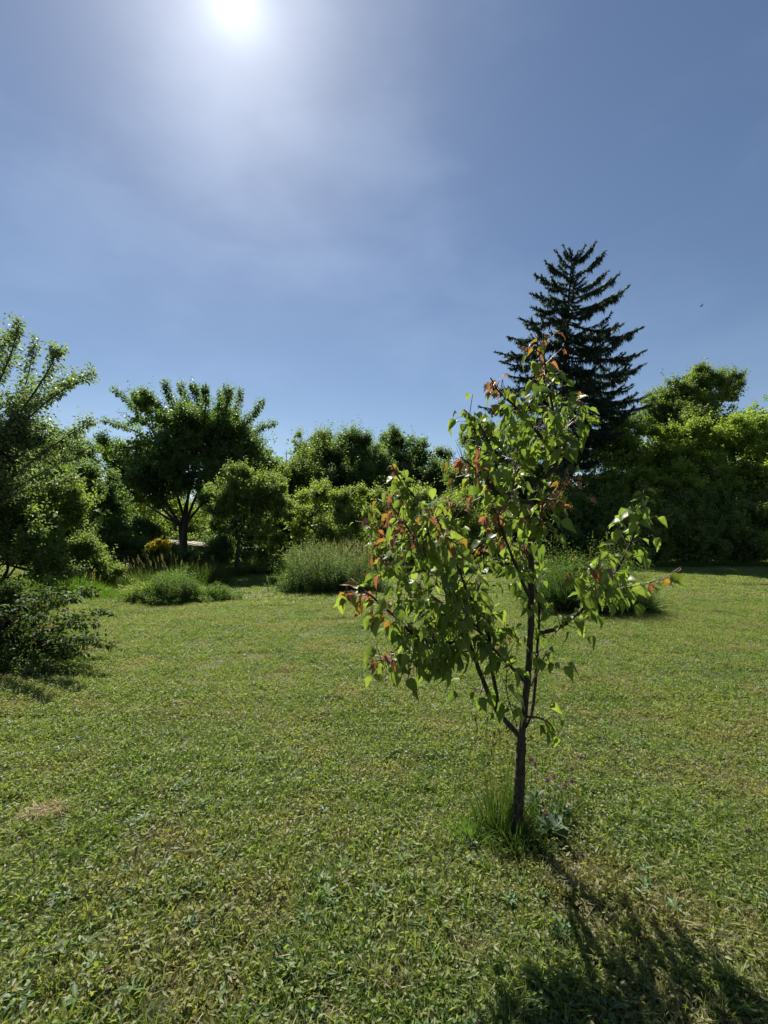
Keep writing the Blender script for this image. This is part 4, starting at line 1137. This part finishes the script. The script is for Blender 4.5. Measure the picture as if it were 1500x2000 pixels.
def clover_flower(px, py, depth_py, mat, label, s=0.0135):
    """a flower head at (px, py) on a stem that rises from the ground at row depth_py"""
    b = G(px + random.Random(px).uniform(-6, 6), depth_py)
    top = P(px, py, b.y)
    root = thing('clover_flower', label, 'flower', b, 'clover flowers round the sapling')
    g = Geo(); tube(g, curve([b, b.lerp(top, .5) + Vector((.006, 0, 0)), top], 3), np.linspace(.0016, .0011, 7), 5, t=0.5); part('stem', g, M['tall'], root)
    r = rng(int(px * 3 + py)); n = 70
    u = unit(r.normal(size=(n, 3)) + np.array([0, 0, 0.35]))
    g = Geo(); leaves(g, np.array(tuple(top)) + u * s * 0.25, u + np.array([0, 0, 0.45]), r.normal(size=(n, 3)), s, s * 0.38, r.random(n)); part('flower_head', g, M[mat], root)
    g = Geo()
    for k in range(3):
        a = r.random() * 6; c = np.array(tuple(b.lerp(top, 0.35 + 0.25 * k)))
        ax = np.array([[math.cos(a + q), math.sin(a + q), 0.25] for q in (-0.9, 0, 0.9)])
        leaves(g, np.repeat(c[None], 3, 0), ax, np.array([[0, 0, 1.0]] * 3), 0.022, 0.015, r.random(3))
    part('leaflets', g, M['clover'], root, kind='stuff')
for px, py, dpy, mt, lab in [(1038, 1484, 1590, 'petal', 'pink clover flower standing nearest the sapling trunk'),
                             (1044, 1492, 1600, 'petal', 'faded pink clover flower crowding the one nearest the trunk'),
                             (1134, 1481, 1560, 'petal', 'pink clover flower highest and farthest right of the sapling group'),
                             (1116, 1502, 1580, 'petal', 'pink clover flower just below the highest right one'),
                             (1082, 1519, 1595, 'petal', 'right one of two touching pink clover flowers mid-group'),
                             (1069, 1524, 1598, 'petal', 'left one of two touching pink clover flowers mid-group'),
                             (1116, 1526, 1592, 'petal', 'pink clover flower at the right of the mid-group'),
                             (1104, 1535, 1604, 'petal', 'pink clover flower lowest of the mid-group'),
                             (1065, 1592, 1640, 'petal', 'brownish pink clover flower low beside the broad weed'),
                             (1090, 1540, 1600, 'petal_pale', 'small whitish clover flower among the pink ones'),
                             (1110, 1574, 1620, 'petal_pale', 'whitish clover flower low at the right of the group'),
                             (1460, 1622, 1645, 'petal', 'lone pink clover flower in the lawn at the right edge'),
                             (212, 1898, 1925, 'petal', 'lone dull pink clover flower in the lower left lawn')]:
    clover_flower(px, py, dpy, mt, lab)

# patch of dry cut grass at the left
r = rng(66); b = G(92, 1590); n = 560
g = Geo()
a = r.random(n) * 6.283; q = np.sqrt(r.random(n))
bs = np.stack([b.x + np.cos(a) * q * 0.095, b.y + np.sin(a) * q * 0.075, 0.012 + 0.022 * r.random(n)], -1)
blades(g, bs, unit(np.stack([r.normal(size=n), r.normal(size=n) * 0.5, r.normal(size=n) * 0.14], -1)), 0.05 + 0.05 * r.random(n), 0.0035, r.random(n), segs=2, sag=0.1, r=r)
local('straw_patch', g, M['straw'], b, 'small pale patch of dry cut grass on the left of the lawn', 'dry grass')

# single dry straw lying right of the sapling
for (x1, y1, x2, y2, lab) in [(1263, 1570, 1298, 1612, 'long dry straw lying on the lawn right of the sapling'),
                              (1042, 1515, 1062, 1585, 'thin yellow straw leaning in the weeds at the sapling foot'),
                              (430, 1562, 436, 1590, 'short pale straw upright in the middle of the left lawn')]:
    p, q = G(x1, y1) + Vector((0, 0, .055)), G(x2, y2) + Vector((0, 0, .045))
    g = Geo(); tube(g, curve([p, p.lerp(q, .5) + Vector((0, .004, .008)), q], 3), np.linspace(.0022, .0012, 7), 4)
    local('grass_straw', g, M['straw'], q, lab, 'straw', 'dry straws')

# bird high over the maples
def bird():
    c = P(1370, 598, 42.0)
    root = thing('bird', 'tiny dark bird flying in the clear sky right of the spruce', 'bird', c)
    g = Geo(); tube(g, [c + Vector((-.13, 0, -.01)), c + Vector((-.07, 0, 0)), c + Vector((0, 0, 0)), c + Vector((.07, 0, .01)), c + Vector((.12, 0, .012))], [.012, .035, .042, .03, .018], 8)
    part('body', g, M['bird'], root, smooth=True)
    for s in (-1, 1):
        g = Geo()
        g.add([c + Vector((-.05, s * .02, .02)), c + Vector((.05, s * .02, .02)), c + Vector((.06, s * .14, .12)), c + Vector((-.03, s * .14, .11)), c + Vector((.0, s * .26, .13)), c + Vector((-.05, s * .02, .012)), c + Vector((.05, s * .02, .012))],
              [(2, 4, 3)], [(0, 1, 2, 3), (5, 3, 2, 6)])
        part('wing', g, M['bird'], root)
    g = Geo(); g.add([c + Vector((-.11, 0, 0)), c + Vector((-.2, -.04, .0)), c + Vector((-.2, .04, 0.002)), c + Vector((-.11, 0, .01))], [(0, 1, 2), (3, 2, 1)]); part('tail', g, M['bird'], root)
bird()

# ---------------------------------------------------------------- coarse tufts, weeds and clippings in the near lawn
r = rng(808)
g = Geo()
nt_ = 420
ty = 1.15 + 6.5 * r.random(nt_) ** 1.5; tx = (r.random(nt_) * 2 - 1) * (ty * 0.86 + 0.3)
for k in range(nt_):
    n = r.integers(14, 36); c = np.array([tx[k], ty[k], float(height(tx[k], ty[k]))]); s_ = r.uniform(0.7, 1.5)
    b = c + np.stack([r.normal(size=n) * 0.018, r.normal(size=n) * 0.018, 0 * r.random(n)], -1) * s_
    d = unit((b - c) * np.array([28, 28, 0]) + np.array([0, 0, 0.9]) + r.normal(size=(n, 3)) * 0.35)
    blades(g, b, d, (0.035 + 0.05 * r.random(n)) * s_, 0.0055 + 0.003 * r.random(n), np.clip(r.uniform(0.35, 0.95) + r.normal(size=n) * 0.1, 0.2, 1), segs=3, sag=0.5, r=r, flat=0.4)
link('coarse_grass', g.mesh('coarse_grass', M['lawn']), kind='stuff')
g = Geo()
nw = 260
ty = 1.15 + 6.0 * r.random(nw) ** 1.4; tx = (r.random(nw) * 2 - 1) * (ty * 0.86 + 0.3)
for k in range(nw):
    n = r.integers(4, 9); c = np.array([[tx[k], ty[k], float(height(tx[k], ty[k])) + 0.022]]); a = np.arange(n) * 2.4 + r.random() * 6
    ax = np.stack([np.cos(a), np.sin(a), 0.15 + 0.4 * r.random(n)], -1)
    leaves(g, np.repeat(c, n, 0), ax, np.array([[0, 0, 1.0]] * n) + r.normal(size=(n, 3)) * 0.2, 0.028 + 0.035 * r.random(n), 0.012 + 0.010 * r.random(n), r.random(n))
link('small_weeds', g.mesh('small_weeds', M['clover']), kind='stuff')
g = Geo()
n = 2600
ty = 1.15 + 7.0 * r.random(n) ** 1.3; tx = (r.random(n) * 2 - 1) * (ty * 0.86 + 0.3)
nv = vnoise(np.stack([tx * 1.4, ty * 1.4, 0 * tx], -1), 4); kp = nv > 0.5 * r.random(n) + 0.25
tx, ty = tx[kp], ty[kp]; n = len(tx)
blades(g, np.stack([tx, ty, height(tx, ty) + 0.028 + 0.015 * r.random(n)], -1), unit(np.stack([r.normal(size=n), r.normal(size=n), r.normal(size=n) * 0.12], -1)), 0.02 + 0.045 * r.random(n), 0.003, r.random(n), segs=2, sag=0.05, r=r)
link('grass_clippings', g.mesh('grass_clippings', M['straw']), kind='stuff')

# ---------------------------------------------------------------- the mown grass
def lawn():
    src = bpy.data.collections.new('lawn_patches')
    def patch(name, size, nb, nl, h, w, leaf, seed, segs):
        r = rng(seed); g = Geo()
        b = np.stack([(r.random(nb) - .5) * size * 1.15, (r.random(nb) - .5) * size * 1.15, np.zeros(nb)], -1)
        nt_ = 34; tc_ = (r.random((nt_, 2)) - .5) * size * 1.1        # denser, taller little tufts
        it = r.integers(0, nt_, nb); tf = r.random(nb) < 0.45
        b[tf, :2] = tc_[it[tf]] + r.normal(size=(tf.sum(), 2)) * size * 0.045
        tmul = np.where(tf, 1.0 + 0.45 * r.random(nt_)[it], 0.9)
        nv = vnoise(b * (9 / size) + 5, seed)
        d = unit(np.array([0, 0, 1.0]) + r.normal(size=(nb, 3)) * np.array([.75, .75, .2]))
        d[:, 2] = abs(d[:, 2])
        tn = np.clip(0.58 + r.normal(size=nb) * 0.24 + (nv - .5) * 0.4, 0.2, 1); tn[r.random(nb) < 0.07] = 0.05
        blades(g, b, d, h * tmul * (0.45 + 0.75 * r.random(nb)) * (0.7 + 0.6 * nv), w * (0.6 + 0.8 * r.random(nb)), tn, segs=segs, sag=0.5, r=r)
        p = np.stack([(r.random(nl) - .5) * size * 1.15, (r.random(nl) - .5) * size * 1.15, h * (0.2 + 0.75 * r.random(nl))], -1)
        nv = vnoise(p * np.array([1, 1, 0]) * (9 / size) + 5, seed)
        p[:, 2] *= (0.6 + 0.7 * nv)
        tn = np.clip(0.52 + r.normal(size=nl) * 0.24 + (nv - .5) * 0.5, 0.2, 1); tn[r.random(nl) < 0.04] = 0.0
        leaves(g, p, unit(r.normal(size=(nl, 3)) * np.array([1, 1, .45])), np.array([0, 0, 1.0]) + r.normal(size=(nl, 3)) * 0.6, leaf * (.6 + .9 * r.random(nl)), leaf * (0.35 + 0.3 * r.random(nl)), tn)
        o = bpy.data.objects.new(name, g.mesh(name, M['lawn'])); src.objects.link(o)
    for q in range(6): patch('patch_a%d' % q, 0.4, 2700, 800, 0.054, 0.0054, 0.022, 900 + q, 2)
    for q in range(4): patch('patch_b%d' % q, 0.8, 7000, 1900, 0.048, 0.0065, 0.020, 920 + q, 2)
    for q in range(4): patch('patch_c%d' % q, 1.8, 9000, 4200, 0.052, 0.013, 0.034, 940 + q, 2)
    r = rng(7)
    pts, idx, rot, scl = [], [], [], []
    def lay(y0, y1, size, first, count):
        y = y0
        while y < y1:
            hw = 0.85 * (y + size) + 1.2
            x = -hw
            while x < hw:
                px, py = x + r.uniform(-.1, .1) * size, y + r.uniform(-.1, .1) * size
                pts.append((px, py, float(height(px, py)) - 0.002)); idx.append(first + r.integers(count))
                rot.append(r.integers(4) * math.pi / 2 + r.uniform(-.15, .15)); scl.append(r.uniform(0.9, 1.15))
                x += size
            y += size
    lay(0.7, 5.0, 0.4, 0, 6); lay(5.0, 11.4, 0.8, 6, 4); lay(11.4, 34, 1.8, 10, 4)
    me = bpy.data.meshes.new('mown_grass')
    me.vertices.add(len(pts)); me.vertices.foreach_set('co', np.array(pts, dtype=np.float32).ravel())
    for nm, ty, dat in (('pick', 'INT', idx), ('turn', 'FLOAT', rot), ('size', 'FLOAT', scl)):
        a = me.attributes.new(nm, ty, 'POINT'); a.data.foreach_set('value', np.array(dat))
    o = link('mown_grass', me, kind='stuff')
    ng = bpy.data.node_groups.new('lay_grass', 'GeometryNodeTree')
    ng.interface.new_socket('Geometry', in_out='INPUT', socket_type='NodeSocketGeometry')
    ng.interface.new_socket('Geometry', in_out='OUTPUT', socket_type='NodeSocketGeometry')
    n, l = ng.nodes.new, ng.links.new
    gi, go = n('NodeGroupInput'), n('NodeGroupOutput')
    ci = n('GeometryNodeCollectionInfo'); ci.inputs['Collection'].default_value = src; ci.inputs['Separate Children'].default_value = True; ci.inputs['Reset Children'].default_value = True
    ip = n('GeometryNodeInstanceOnPoints'); ip.inputs['Pick Instance'].default_value = True
    def at(nm, ty):
        a = n('GeometryNodeInputNamedAttribute'); a.data_type = ty; a.inputs['Name'].default_value = nm; return a.outputs['Attribute']
    cx = n('ShaderNodeCombineXYZ'); l(at('turn', 'FLOAT'), cx.inputs['Z'])
    l(gi.outputs[0], ip.inputs['Points']); l(ci.outputs[0], ip.inputs['Instance']); l(at('pick', 'INT'), ip.inputs['Instance Index'])
    l(cx.outputs[0], ip.inputs['Rotation']); l(at('size', 'FLOAT'), ip.inputs['Scale']); l(ip.outputs[0], go.inputs[0])
    md = o.modifiers.new('grass', 'NODES'); md.node_group = ng
lawn()
